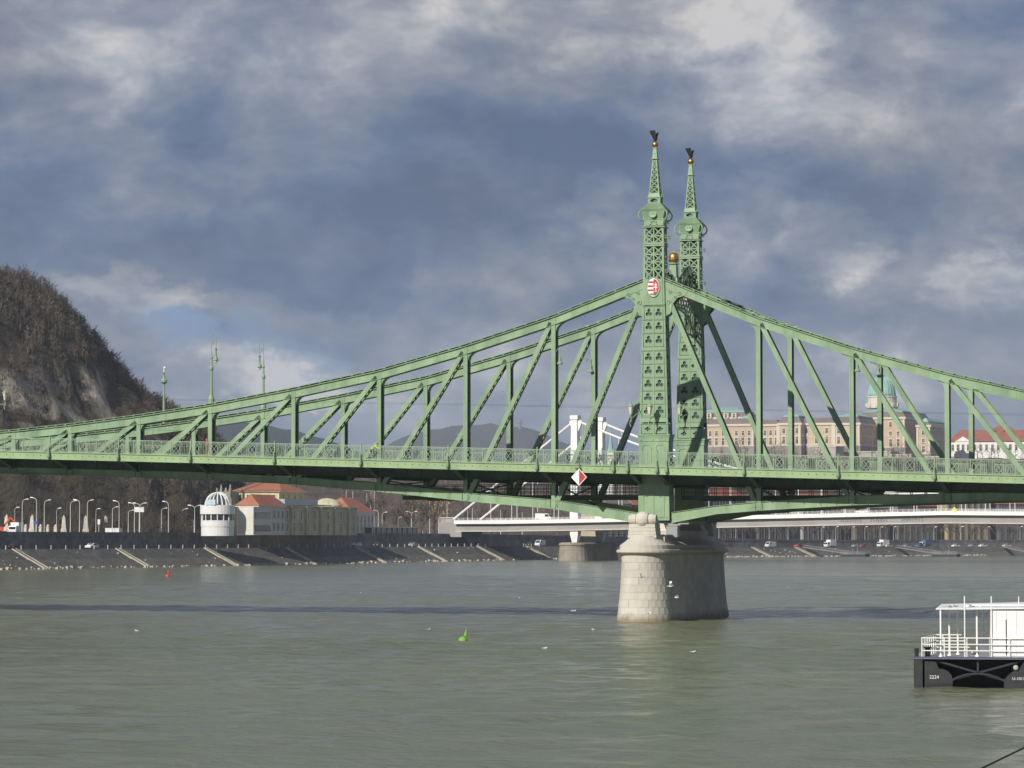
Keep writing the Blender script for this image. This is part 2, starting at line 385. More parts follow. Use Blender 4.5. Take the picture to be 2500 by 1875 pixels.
# ---- hills
def hill_material(name, scrub, scrub2, rock, rocky, vscale=.05):
    m = bpy.data.materials.new(name); m.use_nodes = True; k = NT(m.node_tree); p = k.n['Principled BSDF']
    O = k.node('ShaderNodeTexCoord').outputs['Object']
    c = k.ramp(k.noise(O, vscale, 6, .65), [(.35, scrub), (.65, scrub2)])
    if rocky:
        N = k.node('ShaderNodeNewGeometry').outputs['Normal']; sl = k.vmath('DOT_PRODUCT', N, (0, 0, 1))
        steep = k.remap(sl, .66, .45)
        nz = k.noise(k.vmath('MULTIPLY', O, (1, 1, .35)), .07, 6, .7)
        cc = at_d(235, 985, 880); crag = k.remap(k.vmath('LENGTH', k.vmath('MULTIPLY', k.vmath('SUBTRACT', O, cc[:]), (1 / 26, 1 / 55, 1 / 12))), 1.25, .75)     # the bare crag is one ledge of the hill
        f = k.math('MULTIPLY', k.math('MULTIPLY', steep, k.math('MULTIPLY_ADD', crag, .92, .08)), k.remap(nz, .40, .50))
        rc = k.mix(k.noise(k.vmath('MULTIPLY', O, (1, 1, .3)), .35, 5, .7), (*[x * .45 for x in rock], 1), (*[min(1, x * 1.4) for x in rock], 1))
        c = k.mix(f, c, rc)
    k.put(p.inputs['Base Color'], c); p.inputs['Roughness'].default_value = .95; p.inputs['Specular IOR Level'].default_value = .1
    b = k.node('ShaderNodeBump'); b.inputs['Strength'].default_value = .9; b.inputs['Distance'].default_value = 2.2
    k.l.new(k.noise(O, .35, 6, .7), b.inputs['Height']); k.l.new(b.outputs[0], p.inputs['Normal'])
    return m
def make_hill(name, m, l0, l1, dl, d0f, depth, crest, dref, prof, nz, back=2.2, nd=46, z0=6.0, rough=0.):
    """hillside as a height field over bearing-aligned ground: crest height along the ridge, profile up the slope"""
    L = int((l1 - l0) / dl) + 1; vs = []; fs = []; seed = len(name) * 7.3
    def height(l, t):
        zc = interp(crest, 1250 + FPX * l / dref); zc = CAM.z + (1315 - zc) / FPX * dref
        h = max(z0, z0 + (zc - z0) * interp(prof, t))
        d = d0f(l) + t * depth
        if rough and 0 < t < 1.2:
            r = mnoise.fractal(Vector((l * .05, d * .05, seed)), 1.0, 2.1, 5) + .9 * abs(mnoise.noise(Vector((l * .09, d * .06, seed + 9))))
            h += rough * r * min(1, t * 6) * (1.15 - t * .75) * min(1, max(0, (zc - 12) / 30))
        h += nz * mnoise.fractal(Vector((l * .02, d * .02, seed + 4)), 1, 2, 4) * min(1, max(0, t) * 4)
        return h
    T = [back * (j / nd) ** 1.25 for j in range(nd + 1)]
    for i in range(L):
        l = l0 + i * dl
        for t in T:
            p = CAM + RV * l + FH * (d0f(l) + t * depth); vs.append((p.x, p.y, height(l, t)))
    n = nd + 1
    for i in range(L - 1):
        for j in range(nd): fs.append((i * n + j, (i + 1) * n + j, (i + 1) * n + j + 1, i * n + j + 1))
    mb = MB(); mb.add(vs, fs); mb.build(name, m, smooth=True, kind='structure')
    def spot(l, t):
        p = CAM + RV * l + FH * (d0f(l) + t * depth); return Vector((p.x, p.y, height(l, t)))
    return spot
GEL_CREST = [(-700, 530), (-400, 558), (-200, 605), (0, 662), (60, 694), (110, 728), (150, 768), (190, 822), (230, 868), (270, 914), (300, 940), (330, 962), (360, 980), (400, 1010), (440, 1035), (480, 1075), (510, 1120), (535, 1180), (552, 1250), (568, 1320)]
CLIFF = [(0, 0), (.05, .05), (.12, .22), (.2, .30), (.27, .46), (.36, .52), (.44, .66), (.56, .74), (.75, .9), (1, 1), (1.12, .98), (1.5, .6), (2.2, .08)]
gel_spot = make_hill('rocky_hill', hill_material('cliff_and_scrub', (.048, .039, .028), (.085, .068, .046), (.50, .44, .37), True), -255, -80, 1.0,
                     lambda l: 800 + (l + 149) * .95, 105, GEL_CREST, 900, CLIFF, 3.0, rough=9.5, nd=110)
TAB_CREST = [(-100, 1185), (430, 1150), (560, 1125), (700, 1122), (900, 1135), (1000, 1140), (1150, 1150), (1300, 1160), (1450, 1150), (1600, 1125), (1750, 1112), (2000, 1112), (2300, 1112), (2600, 1118), (2900, 1150), (3300, 1250)]
SOFT = [(0, 0), (.15, .12), (.4, .42), (.7, .8), (1, 1), (2.2, 1.0)]
tab_spot = make_hill('wooded_hillside', hill_material('wooded_slope', (.075, .055, .042), (.13, .095, .07), (.3, .28, .25), False, .03), -330, 540, 7.0,
                     lambda l: 1480 + max(0, l) * .15, 420, TAB_CREST, 1900, SOFT, 3.0, nd=30)
FAR1 = [(200, 1090), (420, 1050), (480, 1030), (530, 1022), (580, 1022), (650, 1036), (708, 1046), (752, 1061), (822, 1084), (900, 1112), (1000, 1180), (1100, 1300)]
make_hill('far_dark_hill', hill_material('far_forest', (.010, .016, .020), (.018, .024, .026), (.2, .2, .2), False, .01), -900, -80, 20, lambda l: 4200, 900, FAR1, 5100, SOFT, 6, nd=16, z0=0)
FAR2 = [(700, 1250), (860, 1130), (936, 1085), (980, 1066), (1034, 1049), (1088, 1041), (1129, 1036), (1200, 1034), (1240, 1036), (1280, 1039), (1313, 1052), (1340, 1065), (1375, 1084), (1421, 1098), (1500, 1120), (1700, 1170), (1900, 1290)]
far2_spot = make_hill('far_pale_hill', hill_material('far_forest_brown', (.040, .036, .038), (.062, .054, .052), (.2, .2, .2), False, .006), -700, 700, 24, lambda l: 6200, 1100, FAR2, 7300, SOFT, 8, nd=16, z0=0)
tw = MB(); tp = at_d(1269, 1040, 7250); tw.lathe([(4, -12), (4, 6), (6, 7), (6, 11), (2.5, 12), (1.5, 18)], 8, tp)
tw.build('lookout_tower', mat('far_stone', (.2, .19, .18), .9), label='tiny lookout tower on top of the far purple hill', category='tower')

# ---- leafless woods (uncountable masses)
def twig_tree(mb, c, h, rnd, nb=16, nt=34, lean=0., thick=1.):
    vs = []; fs = []; up = Vector((rnd.uniform(-.15, .15) + lean, rnd.uniform(-.15, .15), 1)).normalized()
    def tri(p, q, w):
        o = len(vs); d = (q - p); sd = d.cross(Vector((rnd.uniform(-1, 1), rnd.uniform(-1, 1), rnd.uniform(-.3, .3)))); sd = sd.normalized() * w if sd.length > 1e-6 else Vector((w, 0, 0))
        vs.extend([p - sd, p + sd, q]); fs.append((o, o + 1, o + 2))
    top = c + up * h * .8; tri(c, top, .02 * h * thick); tri(c + Vector((.01, 0, 0)), top, .02 * h * thick); ends = []
    for i in range(nb):
        t = rnd.uniform(.25, .95); p = c + up * h * .8 * t; a = rnd.uniform(0, 2 * PI); r = h * rnd.uniform(.22, .42) * (1.15 - t * .6)
        q = p + Vector((math.cos(a) * r, math.sin(a) * r, h * rnd.uniform(.08, .32))); tri(p, q, .008 * h * thick); ends.append((p, q))
    for i in range(nt):
        p, q = rnd.choice(ends); s0 = p.lerp(q, rnd.uniform(.3, 1)); r = h * rnd.uniform(.08, .2)
        tri(s0, s0 + Vector((rnd.uniform(-1, 1), rnd.uniform(-1, 1), rnd.uniform(.0, 1.1))) * r, .0055 * h * thick)
    mb.add(vs, fs)
M_TWIG = mat('bare_twigs', (.150, .118, .094), .9, var=.35, vscale=.06)
M_TWIG2 = mat('bare_twigs_dark', (.082, .064, .046), .9, var=.4, vscale=.05)
M_BARK = mat('bark', (.085, .07, .058), .95, var=.3, vscale=.8)
rnd = random.Random(11)
for part_ in range(2):
    wd = MB()
    for i in range(3600):
        l = rnd.uniform(-205, -84); t = rnd.uniform(.0, 1.3) ** .85 if i > 700 else rnd.uniform(.75, 1.1)
        p = gel_spot(l, t); px_ = 1250 + FPX * l / (800 + (l + 149) * .95 + t * 105)
        if t < .8 and 37 < p.z < 58 and 110 < px_ < 350 and mnoise.noise(Vector((l * .07, t * 7, 3.3))) > -.28: continue
        twig_tree(wd, p - Vector((0, 0, .3)), rnd.uniform(2.2, 4.6) * (1.2 if t > .6 else .85), rnd, 9, 22, thick=2.3)
    wd.build(('bare_woodland', 'bare_thicket')[part_], (M_TWIG, M_TWIG2)[part_], kind='stuff', label=('bare grey-brown trees covering the rocky hill', 'darker brown thicket between the bare trees on the rocky hill')[part_], category='woodland')
rnd = random.Random(12); wd = MB()
for i in range(900):
    l = rnd.uniform(-190, 30) if i < 560 else rnd.uniform(30, 400); t = rnd.uniform(0, 1.1)
    twig_tree(wd, tab_spot(l, t) - Vector((0, 0, .5)), rnd.uniform(7, 13), rnd, 14, 34, thick=1.6)
wd.build('hillside_woodland', M_TWIG, kind='stuff', label='mass of leafless brown trees on the slope beyond the riverside houses', category='woodland')
# ================================================================== the green bridge
bridge = thing('truss_bridge', 'green riveted steel truss bridge with two spired pylons crossing the river', 'bridge')
TG = 12.9                                                       # distance between the two trusses
def ZT(x): return 13.75 - .0305 * x if x > -86 else 13.75 + .0305 * 86 + .0305 * (x + 86)
TX = .1
POSTS = [-80.2, -72.0, -64.0, -58.03, -50.85, -43.48, -35.04, -26.51, -18.06, -9.61, 9.46, 17.87, 26.3, 34.7, 43.1, 50.5, 57.8]
POSTS = [x + TX for x in POSTS]
TOPZ = [(-96, 17.25), (-80, 17.3), (-72, 17.5), (-63.9, 17.9), (-57.9, 18.42), (-50.7, 19.19), (-43.4, 20.13), (-34.9, 21.51), (-26.4, 23.1), (-17.96, 25.25), (-9.5, 27.76), (-1, 30.85), (1, 30.85), (9.56, 27.25), (17.97, 24.40), (26.4, 21.95), (34.8, 19.95), (43.2, 18.3), (50.6, 17.2), (57.9, 16.3), (66, 15.6)]
BOTZ = [(-96, 14.2), (-80, 14.15), (-65.3, 13.80), (-57.9, 13.5), (-50.7, 13.2), (-43.4, 12.88), (-34.9, 12.43), (-26.4, 11.72), (-17.96, 10.80), (-9.5, 10.06), (-1.45, 8.75), (1.5, 8.75), (5.7, 9.55), (9.56, 9.85), (17.97, 10.3), (26.4, 10.55), (34.8, 10.72), (43.2, 10.85), (66, 11.0)]
def BTH(x): return interp([(-96, .62), (-35, .66), (-17, .76), (-2, .88), (2, .95), (6, .72), (17, .82), (33, .66), (70, .62)], x)
def top(x): return interp(TOPZ, x)
def bot(x): return interp(BOTZ, x)

def strip(mb, x0, x1, f0, f1, y0, y1):
    mb.hexa([(x0, y0, f0(x0)), (x1, y0, f0(x1)), (x1, y1, f0(x1)), (x0, y1, f0(x0)), (x0, y0, f1(x0)), (x1, y0, f1(x1)), (x1, y1, f1(x1)), (x0, y1, f1(x0))])
def both(o):
    """the same member again in the second truss"""
    c = o.copy(); col.objects.link(c); c.location = (o.location[0], o.location[1] + TG, o.location[2])
    return c
def laced_member(p, q, wid, half=.45, proud=.0, web=False):
    """two flange plates held together by zigzag lacing; p and q in the truss plane"""
    mb = MB(); p = Vector(p); q = Vector(q); t = (q - p).normalized(); r = Vector((t.z, 0, -t.x)); hw = wid / 2
    for s in (-1, 1):
        y = s * (half + proud - .035)
        mb.bar(p + Vector((0, y, 0)), q + Vector((0, y, 0)), wid, .07)
        for e in (-1, 1):                                        # flange angles
            c = r * (e * (hw - .03)) + Vector((0, s * (half + proud - .14), 0)); mb.bar(p + c, q + c, .05, .16)
    L = (q - p).length; n = max(2, round(L / .62)); lb = MB()
    for e in (-1, 1):
        for i in range(n):
            a = p + t * (L * i / n) + r * (e * (hw - .045)); b = p + t * (L * (i + 1) / n) + r * (e * (hw - .045)); y = half - .12
            s = 1 if i % 2 else -1
            lb.bar(a + Vector((0, s * y, 0)), b + Vector((0, -s * y, 0)), .03, .10, up=r.cross((b - a)))
    if web: lb.bar(p, q, .03, half * 1.7)
    return mb, lb
def member(name, *a, **k_):
    mb, lb = laced_member(*a, **k_); me, le = mb.mesh(name, M_GREEN), lb.mesh('lacing', M_GREENSHADE)  # lacing and web take the darkened green, side shade painted in
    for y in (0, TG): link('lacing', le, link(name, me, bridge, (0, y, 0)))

# chords
nodes = [-96] + POSTS[:10] + [-1.0]
spans = list(zip(nodes, nodes[1:])) + list(zip([1.0] + POSTS[10:], POSTS[10:] + [66]))
for x0, x1 in spans:
    mb = MB()
    strip(mb, x0, x1, lambda x: top(x) - .95, lambda x: top(x) - .26, -.45, .45)
    strip(mb, x0, x1, lambda x: top(x) - .26, lambda x: top(x) - .19, -.60, .60)
    strip(mb, x0, x1, lambda x: top(x) - .98, lambda x: top(x) - .95, -.53, .53)
    strip(mb, x0, x1, lambda x: top(x) - .19, lambda x: top(x) - .12, -.30, .30)
    strip(mb, x0, x1, lambda x: top(x) - .05, lambda x: top(x), -.52, .52)
    for f in (.3, .68):                                               # riveted splice plates
        xa = x0 + (x1 - x0) * f; strip(mb, xa, xa + .7, lambda x: top(x) - .90, lambda x: top(x) - .31, -.468, .468)
    both(mb.build('top_chord', M_GREEN, bridge))
    mb = MB(); n = max(1, round((x1 - x0) / 1.05))
    for i in range(n):
        xa = x0 + (x1 - x0) * (i + .42) / n; strip(mb, xa, xa + .16, lambda x: top(x) - .12, lambda x: top(x) - .05, -.50, .50)
    both(mb.build('chord_spacer', M_GREEN, bridge, kind='stuff'))
bn = [-96] + POSTS[:10] + [-1.45]
for x0, x1 in list(zip(bn, bn[1:])) + list(zip([1.5] + POSTS[10:], POSTS[10:] + [66])):
    mb = MB(); xs_ = [x0, x1] if not (x0 < 5.7 < x1) else [x0, 5.7, x1]
    for a, b in zip(xs_, xs_[1:]):
        strip(mb, a, b, lambda x: bot(x) + .04, lambda x: bot(x) + BTH(x), -.42, .42)
        strip(mb, a, b, bot, lambda x: bot(x) + .04, -.52, .52)
        strip(mb, a, b, lambda x: bot(x) + BTH(x), lambda x: bot(x) + BTH(x) + .04, -.52, .52)
    both(mb.build('bottom_chord', M_GREEN, bridge))
# posts and diagonals
for x in POSTS:
    member('post', (x, 0, bot(x) + .06), (x, 0, top(x) - .27), .40, proud=.03, web=True)
Ln = [-1.25] + POSTS[9::-1]
for a, b in zip(Ln, Ln[1:]):
    za = top(a) - .75 if a != -1.25 else 28.9
    member('diagonal', (a - (.25 if a != -1.25 else .1), 0, za), (b + .22, 0, bot(b) + BTH(b) * .5), .42)
Rn = [1.25] + POSTS[10:]
for a, b in zip(Rn, Rn[1:]):
    za = top(a) - .75 if a != 1.25 else 28.9
    member('diagonal', (a + (.25 if a != 1.25 else .1), 0, za), (b - .22, 0, bot(b) + BTH(b) * .5), .42)
# rounded gussets where posts meet the chord
for x in POSTS:
    sgn = 1 if x < 0 else -1; gx = x + sgn * .2
    mb = MB(); poly = [(0, 0)] + [(sgn * (.55 - .55 * math.sin(a)), -.55 + .55 * math.cos(a)) for a in [PI / 2 * i / 5 for i in range(6)]]
    zz = top(x) - .95; sl = (top(x + sgn) - top(x))
    poly = [(0, .02), (sgn * .75, .02 + sl * sgn * 0 + .75 * sl), (sgn * .38, -.02 + .2 * sl), (sgn * .14, -.22), (0, -.62)]
    mb.prism(poly, lambda a, b, t: (gx + a, t, zz + b), -.40, .40); both(mb.build('gusset', M_GREEN, bridge))
    zb = bot(x) + BTH(x)                                            # stiffener ribs on the bottom node
    mb = MB()
    for e in (-.3, -.1, .12, .34): mb.box(x + e - .02, x + e + .02, -.475, -.42, bot(x) + .1, zb - .06)
    both(mb.build('node_stiffener', M_GREENSHADE, bridge))

# deck: slab, fascia, floor beams, stringers, brackets
mb = MB()
for a, b in ((-96, -86), (-86, 66)): strip(mb, a, b, lambda x: ZT(x) - .34, lambda x: ZT(x) - .06, -3.45, TG + 3.45)
mb.build('deck_slab', M_ASPHALT, bridge)
for y0, y1, yl in ((-3.66, -3.60, -3.78), (TG + 3.60, TG + 3.66, TG + 3.58)):
    xs_ = [-96, -86] + [-72 + 7.2 * i for i in range(19)] + [66]
    for a, b in zip(xs_, xs_[1:]):
        mb = MB(); strip(mb, a, b, lambda x: ZT(x) - .64, lambda x: ZT(x) - .03, y0, y1)
        strip(mb, a, b, lambda x: ZT(x) - .67, lambda x: ZT(x) - .635, y0 - .07, y1 + .07)
        strip(mb, a, b, lambda x: ZT(x) - .03, lambda x: ZT(x) + .03, y0 - .09, y1 + .09)
        fo = mb.build('fascia', M_GREENP, bridge)
        if y0 < 0:
            mb = MB(); n = int((b - a) / .69)
            for i in range(n):
                x = a + (i + .5) * (b - a) / n; z = ZT(x) - (.30 if i % 2 else .28)
                mb.box(x - .035, x + .035, y0 - .03, y0 - .001, z - .035, z + .035)
                if i % 2: mb.box(x - .025, x + .025, y0 - .10, y0 - .03, z - .48, z - .33)
            mb.build('rivet', M_GREENSHADE, fo, kind='stuff')
for yy in (-.62, TG + .56):
    xs_ = [-96] + POSTS + [66]
    for a, b in zip(xs_, xs_[1:]):
        if a < 0 < b: segs = [(a + .22, -1.55), (1.55, b - .22)]
        else: segs = [(a + .22, b - .22)]
        for a2, b2 in segs:
            mb = MB(); strip(mb, a2, b2, lambda x: ZT(x) - 1.42, lambda x: ZT(x) - .345, yy, yy + .06)
            n = max(2, round((b2 - a2) / 1.42))
            for i in range(1, n):
                x = a2 + (b2 - a2) * i / n; mb.box(x - .03, x + .03, yy - .08, yy, ZT(x) - 1.40, ZT(x) - .36)
            strip(mb, a2, b2, lambda x: ZT(x) - 1.47, lambda x: ZT(x) - 1.42, yy - .16, yy + .22)
            mb.build('side_girder', M_GREENSHADE, bridge)
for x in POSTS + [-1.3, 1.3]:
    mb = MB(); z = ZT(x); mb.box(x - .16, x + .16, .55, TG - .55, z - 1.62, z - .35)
    mb.box(x - .25, x + .25, .55, TG - .55, z - 1.68, z - 1.62); mb.build('floor_beam', M_GREENSHADE, bridge)
    for s, ya, yb in ((-1, -.70, -3.50), (1, TG + .70, TG + 3.50)):
        mb = MB(); mb.prism([(ya, z - 1.55), (yb, z - .70), (yb, z - .36), (ya, z - .36)], lambda a, b, t: (t, a, b), x - .12, x + .12)
        mb.prism([(ya, z - 1.61), (yb, z - .76), (yb, z - .70), (ya, z - 1.55)], lambda a, b, t: (t, a, b), x - .2, x + .2)
        mb.build('bracket', M_GREENSHADE, bridge)
for yy in (1.9, 4.2, 6.45, 8.7, 11.0):
    mb = MB()
    for a, b in ((-96, -86), (-86, 66)): strip(mb, a, b, lambda x: ZT(x) - .98, lambda x: ZT(x) - .36, yy - .07, yy + .07)
    mb.build('stringer', M_GREENSHADE, bridge)
# bottom lateral struts and inspection walks near the pier
for x in POSTS:
    mb = MB(); z = bot(x) + .35; mb.box(x - .12, x + .12, .43, TG - .43, z - .14, z + .14)
    mb.bar((x, .5, z + .2), (x, TG - .5, ZT(x) - 1.75), .1, .12, up=(1, 0, 0)); mb.bar((x + .14, TG - .5, z + .2), (x + .14, .5, ZT(x) - 1.75), .1, .12, up=(1, 0, 0))
    mb.build('cross_frame', M_GREENSHADE, bridge)
for yy in (2.6, 9.6):
    for xa, xb in ((-25.0, -1.8), (1.8, 24.0)):
        mb = MB(); z = 11.30 - (0 if xa < 0 else .12)
        mb.box(xa, xb, yy - .4, yy + .4, z - .05, z); mb.box(xa, xb, yy - .46, yy - .40, z - .32, z + .06); mb.box(xa, xb, yy + .40, yy + .46, z - .32, z + .06)
        w = mb.build('inspection_walk', M_GREENSHADE, bridge)
        mb = MB(); n = round((xb - xa) / 1.3)
        for s in (-.43, .43):
            for i in range(n + 1): x = xa + (xb - xa) * i / n; mb.box(x - .025, x + .025, yy + s - .025, yy + s + .025, z + .06, z + 1.05)
            for h in (.38, .70, 1.05): mb.box(xa, xb, yy + s - .022, yy + s + .022, z + h - .02, z + h + .02)
        mb.build('walk_railing', M_GREENSHADE, w)

# railings: one cast panel, repeated
PL = 1.92
def rail_panel():
    mb = MB()
    for z, w in ((1.30, .07), (1.19, .035), (.14, .035), (.05, .05)): mb.box(0, PL, -w / 2, w / 2, z - w / 2, z + w / 2)
    mb.box(0, .07, -.035, .035, .03, 1.34); mb.box(.93, .975, -.02, .02, .05, 1.28)
    for x in (.16, 1.08, 1.24, 1.40, 1.56, 1.72, 1.84): mb.box(x - .014, x + .014, -.014, .014, .14, 1.19)
    cx, cz, r = .545, .665, .36
    for s in (-1, 1): mb.bar((cx - .36, 0, cz - s * .50), (cx + .36, 0, cz + s * .50), .035, .03)
    pts = [(cx + r * math.cos(a), 0, cz + r * 1.15 * math.sin(a)) for a in [2 * PI * i / 14 for i in range(15)]]
    for a, b in zip(pts, pts[1:]): mb.bar(a, b, .04, .03)
    for cx2 in (1.16, 1.64): 
        pts = [(cx2 + .07 * math.cos(a), 0, .95 + .16 * math.sin(a)) for a in [2 * PI * i / 8 for i in range(9)]]
        for a, b in zip(pts, pts[1:]): mb.bar(a, b, .025, .025)
    return mb.mesh('railing_panel', M_RAIL)
RP = rail_panel()
def std_mesh():
    """railing standard with its drop-shaped outer console"""
    mb = MB(); mb.box(-.05, .05, -.05, .05, 0, 1.42); mb.sphere((0, 0, 1.48), .075, 8, 6)
    mb.lathe([(.03, .62), (.07, .45), (.10, .1), (.16, -.28), (.17, -.40), (.10, -.55), (.03, -.66)], 8, (0, -.22, 0))
    mb.box(-.04, .04, -.2, 0, .3, .36); mb.box(-.04, .04, -.2, 0, -.40, -.33)
    return mb.mesh('rail_standard', M_GREEN)
RS = std_mesh()
for yy, nm in ((-3.58, 1), (TG + 3.58, -1)):
    rail = link('railing', None, bridge, (0, yy, 0))
    x = -94.
    while x < 64:
        if not (-86 - PL < x < -86):
            r = link('railing_panel', RP, rail, (x, 0, ZT(x) + .02)); r.rotation_euler = (0, math.atan(.0305 if x > -86 else -.0305), 0)
        x += PL
    for xs_ in [x + 0.0 for x in POSTS] + [-2.9, -1.6, 1.1, 2.0]:
        xs2 = xs_ - .55 if xs_ in POSTS else xs_
        link('rail_standard', RS, rail, (xs2, -.06 * nm, ZT(xs2)), (0, 0, 0 if nm > 0 else PI))

# ------------------------------------------------------------------ pylons
def trefoil(t, c=.20, rho=.165, n=3, a0=PI / 2):
    best = .07
    for i in range(n):
        f = a0 + 2 * PI * i / n; s = c * math.sin(t - f); co = math.cos(t - f)
        if abs(s) < rho and co > 0: best = max(best, c * co + math.sqrt(rho * rho - s * s))
    return best
def square(t, h=.5):
    c, s = math.cos(t), math.sin(t); k_ = h / max(abs(c), abs(s)); return (c * k_, s * k_)
AN = [2 * PI * i / 48 for i in range(48)]
def hole_panel(n, c, rho, asp, a0=PI / 2):
    mb = MB(); mb.ring([square(t) for t in AN], [(trefoil(t, c, rho, n, a0) * math.cos(t), trefoil(t, c, rho, n, a0) * math.sin(t) * asp) for t in AN], lambda a, b, t: (a, t, b), -.5, .5)
    return mb.mesh('trefoil_panel', M_GREEN)
PAN3 = hole_panel(3, .215, .175, .84); PAN4 = hole_panel(4, .16, .10, .95); PAN4B = hole_panel(4, .17, .13, .82)
def zpx(py): return 16.72 + (1060 - py) / 27.12
def make_pylon():
    core = MB()
    HW = lambda z: interp([(9, 1.47), (13.1, 1.42), (16.7, 1.36), (16.9, 1.30), (28.5, 1.0), (30.6, .98), (35.4, .93)], z)
    HD = lambda z: interp([(9, .80), (16.8, .74), (28.5, .68), (35.4, .60)], z)
    core.frustum(9.0, 1.44, .80, 13.0, 1.42, .78)                           # leg on the pier
    for x in (-.95, 0, .95): core.box(x - .03, x + .03, -.84, -.80, 9.3, 11.3)
    for z in (9.25, 11.35, 12.2): core.box(-1.47, 1.47, -.84, .84, z, z + .08)
    core.frustum(13.0, 1.40, .78, 16.35, 1.38, .78)                         # plinth above the deck
    core.box(-1.43, 1.43, -.83, .83, 16.1, 16.42); core.box(-1.52, 1.52, -.92, .92, 16.60, 16.74); core.box(-1.46, 1.46, -.86, .86, 16.42, 16.60)
    core.box(-1.45, 1.45, -.84, .84, 13.6, 13.95)
    for x in (-1.15, -.05, 1.05): core.box(x - .06, x + .06, -.875, -.83, 16.2, 16.32)
    for cx in (-.63, .63):                                                  # recessed arch frames on the plinth
        pts = [(cx - .42, 14.1), (cx - .42, 15.55), (cx - .25, 15.8), (cx + .25, 15.8), (cx + .42, 15.55), (cx + .42, 14.1)]
        for a, b in zip(pts, pts[1:]): core.bar((a[0], -.80, a[1]), (b[0], -.80, b[1]), .05, .05)
    pyl = core.build('pylon', M_GREEN, bridge)
    inner = MB(); inner.frustum(16.74, HW(16.9) - .22, HD(16.9) - .16, 28.4, .74, .50); inner.build('inner_shade_core', M_GREENSHADE, pyl); inner = MB(); inner.frustum(30.7, .52, .32, 35.4, .48, .30); inner.build('shaft_shade_core', M_GREENSHADE, pyl); inner = MB(); inner.frustum(38.6, .26, .22, 41.6, .08, .07); inner.build('spire_shade_core', M_GREENSHADE, pyl)  # added dark cores stand in for the shade inside the open tower
    fr = MB()                                                               # corner angles and mullions
    for sx in (-1, 1):
        for sy in (-1, 1):
            def cp(z, i, j): return (sx * (HW(z) - i), sy * (HD(z) - j), z)
            za, zb = 16.74, 30.7
            fr.hexa([cp(za, 0, 0), cp(za, .17, 0), cp(za, .17, .14), cp(za, 0, .14), cp(zb, 0, 0), cp(zb, .17, 0), cp(zb, .17, .14), cp(zb, 0, .14)])
    for sy in (-1, 1):
        fr.hexa([(-.045, sy * (HD(16.8) + .02), 16.74), (.045, sy * (HD(16.8) + .02), 16.74), (.045, sy * (HD(16.8) - .1), 16.74), (-.045, sy * (HD(16.8) - .1), 16.74),
                 (-.045, sy * (HD(28.5) + .02), 28.45), (.045, sy * (HD(28.5) + .02), 28.45), (.045, sy * (HD(28.5) - .1), 28.45), (-.045, sy * (HD(28.5) - .1), 28.45)])
    rows = [(zpx(1060) + .08, zpx(1035), 4), (zpx(1030), zpx(1019), 0), (zpx(1017), zpx(986), 3), (zpx(984.5), zpx(954), 3), (zpx(952), zpx(921.5), 3), (zpx(919.5), zpx(888), 3), (zpx(886.5), zpx(856), 3),
            (zpx(845.5), zpx(813.5), 3), (zpx(811.5), zpx(780.5), 3), (zpx(778.5), zpx(747), 3)]
    for z0, z1, k_ in rows:
        zm = (z0 + z1) / 2; hw, hd = HW(zm), HD(zm); cw = hw - .17 - .045; h = z1 - z0
        fr.box(-hw - .03, hw + .03, -hd - .035, -hd + .06, z1 + .005, z1 + .055); fr.box(-hw - .03, hw + .03, hd - .06, hd + .035, z1 + .005, z1 + .055)
        fr.box(-hw - .03, -hw + .06, -hd + .06, hd - .06, z1 + .005, z1 + .055); fr.box(hw - .06, hw + .03, -hd + .06, hd - .06, z1 + .005, z1 + .055)
        me = PAN3 if k_ == 3 else PAN4
        if k_ == 0:
            for sy in (-1, 1): fr.box(-hw + .1, hw - .1, sy * (hd - .02) - .02, sy * (hd - .02) + .02, z0, z1)
            continue
        for sx in (-1, 1):
            for sy in (-1, 1):
                link('trefoil_panel', me, pyl, (sx * (.045 + cw / 2), sy * (hd - .05), zm), (0, 0, 0), (cw, .05, h))
            link('trefoil_panel', PAN4B, pyl, (sx * (hw - .04), 0, zm), (0, 0, PI / 2), (2 * hd - .28, .05, h))
    z = zpx(855); fr.box(-HW(z) - .05, HW(z) + .05, -HD(z) - .055, HD(z) + .055, z + .03, zpx(846) - .03)
    fr.box(-1.03, 1.03, -.74, .74, 28.38, 28.48); 
    for sx in (-1, 1):                                                      # plates around the shield
        fr.box(sx * .62 - .22, sx * .62 + .22, -.70, -.64, 28.48, 30.7); fr.box(sx * .62 - .22, sx * .62 + .22, .64, .70, 28.48, 30.7)
        fr.box(sx * .98 - .03, sx * .98 + .03, -.52, .52, 28.48, 30.7)
    fr.box(-.42, .42, -.68, -.60, 28.48, 30.9); fr.box(-.42, .42, .60, .68, 28.48, 30.9)
    fr.build('pylon_frame', M_GREEN, pyl)
    # open lattice shaft
    lt = MB()
    zs = [30.7, zpx(656) , zpx(638), zpx(619.5), zpx(600.5)]; z2 = [zpx(591), zpx(574), zpx(554)]
    def facebars(p, q, w=.09): lt.bar(p, q, w, .06)
    for sx in (-1, 1):
        for sy in (-1, 1):
            lt.hexa([(sx * .98, sy * .66, 30.7), (sx * .80, sy * .66, 30.7), (sx * .80, sy * .52, 30.7), (sx * .98, sy * .52, 30.7), (sx * .92, sy * .60, 35.4), (sx * .75, sy * .60, 35.4), (sx * .75, sy * .47, 35.4), (sx * .92, sy * .47, 35.4)])
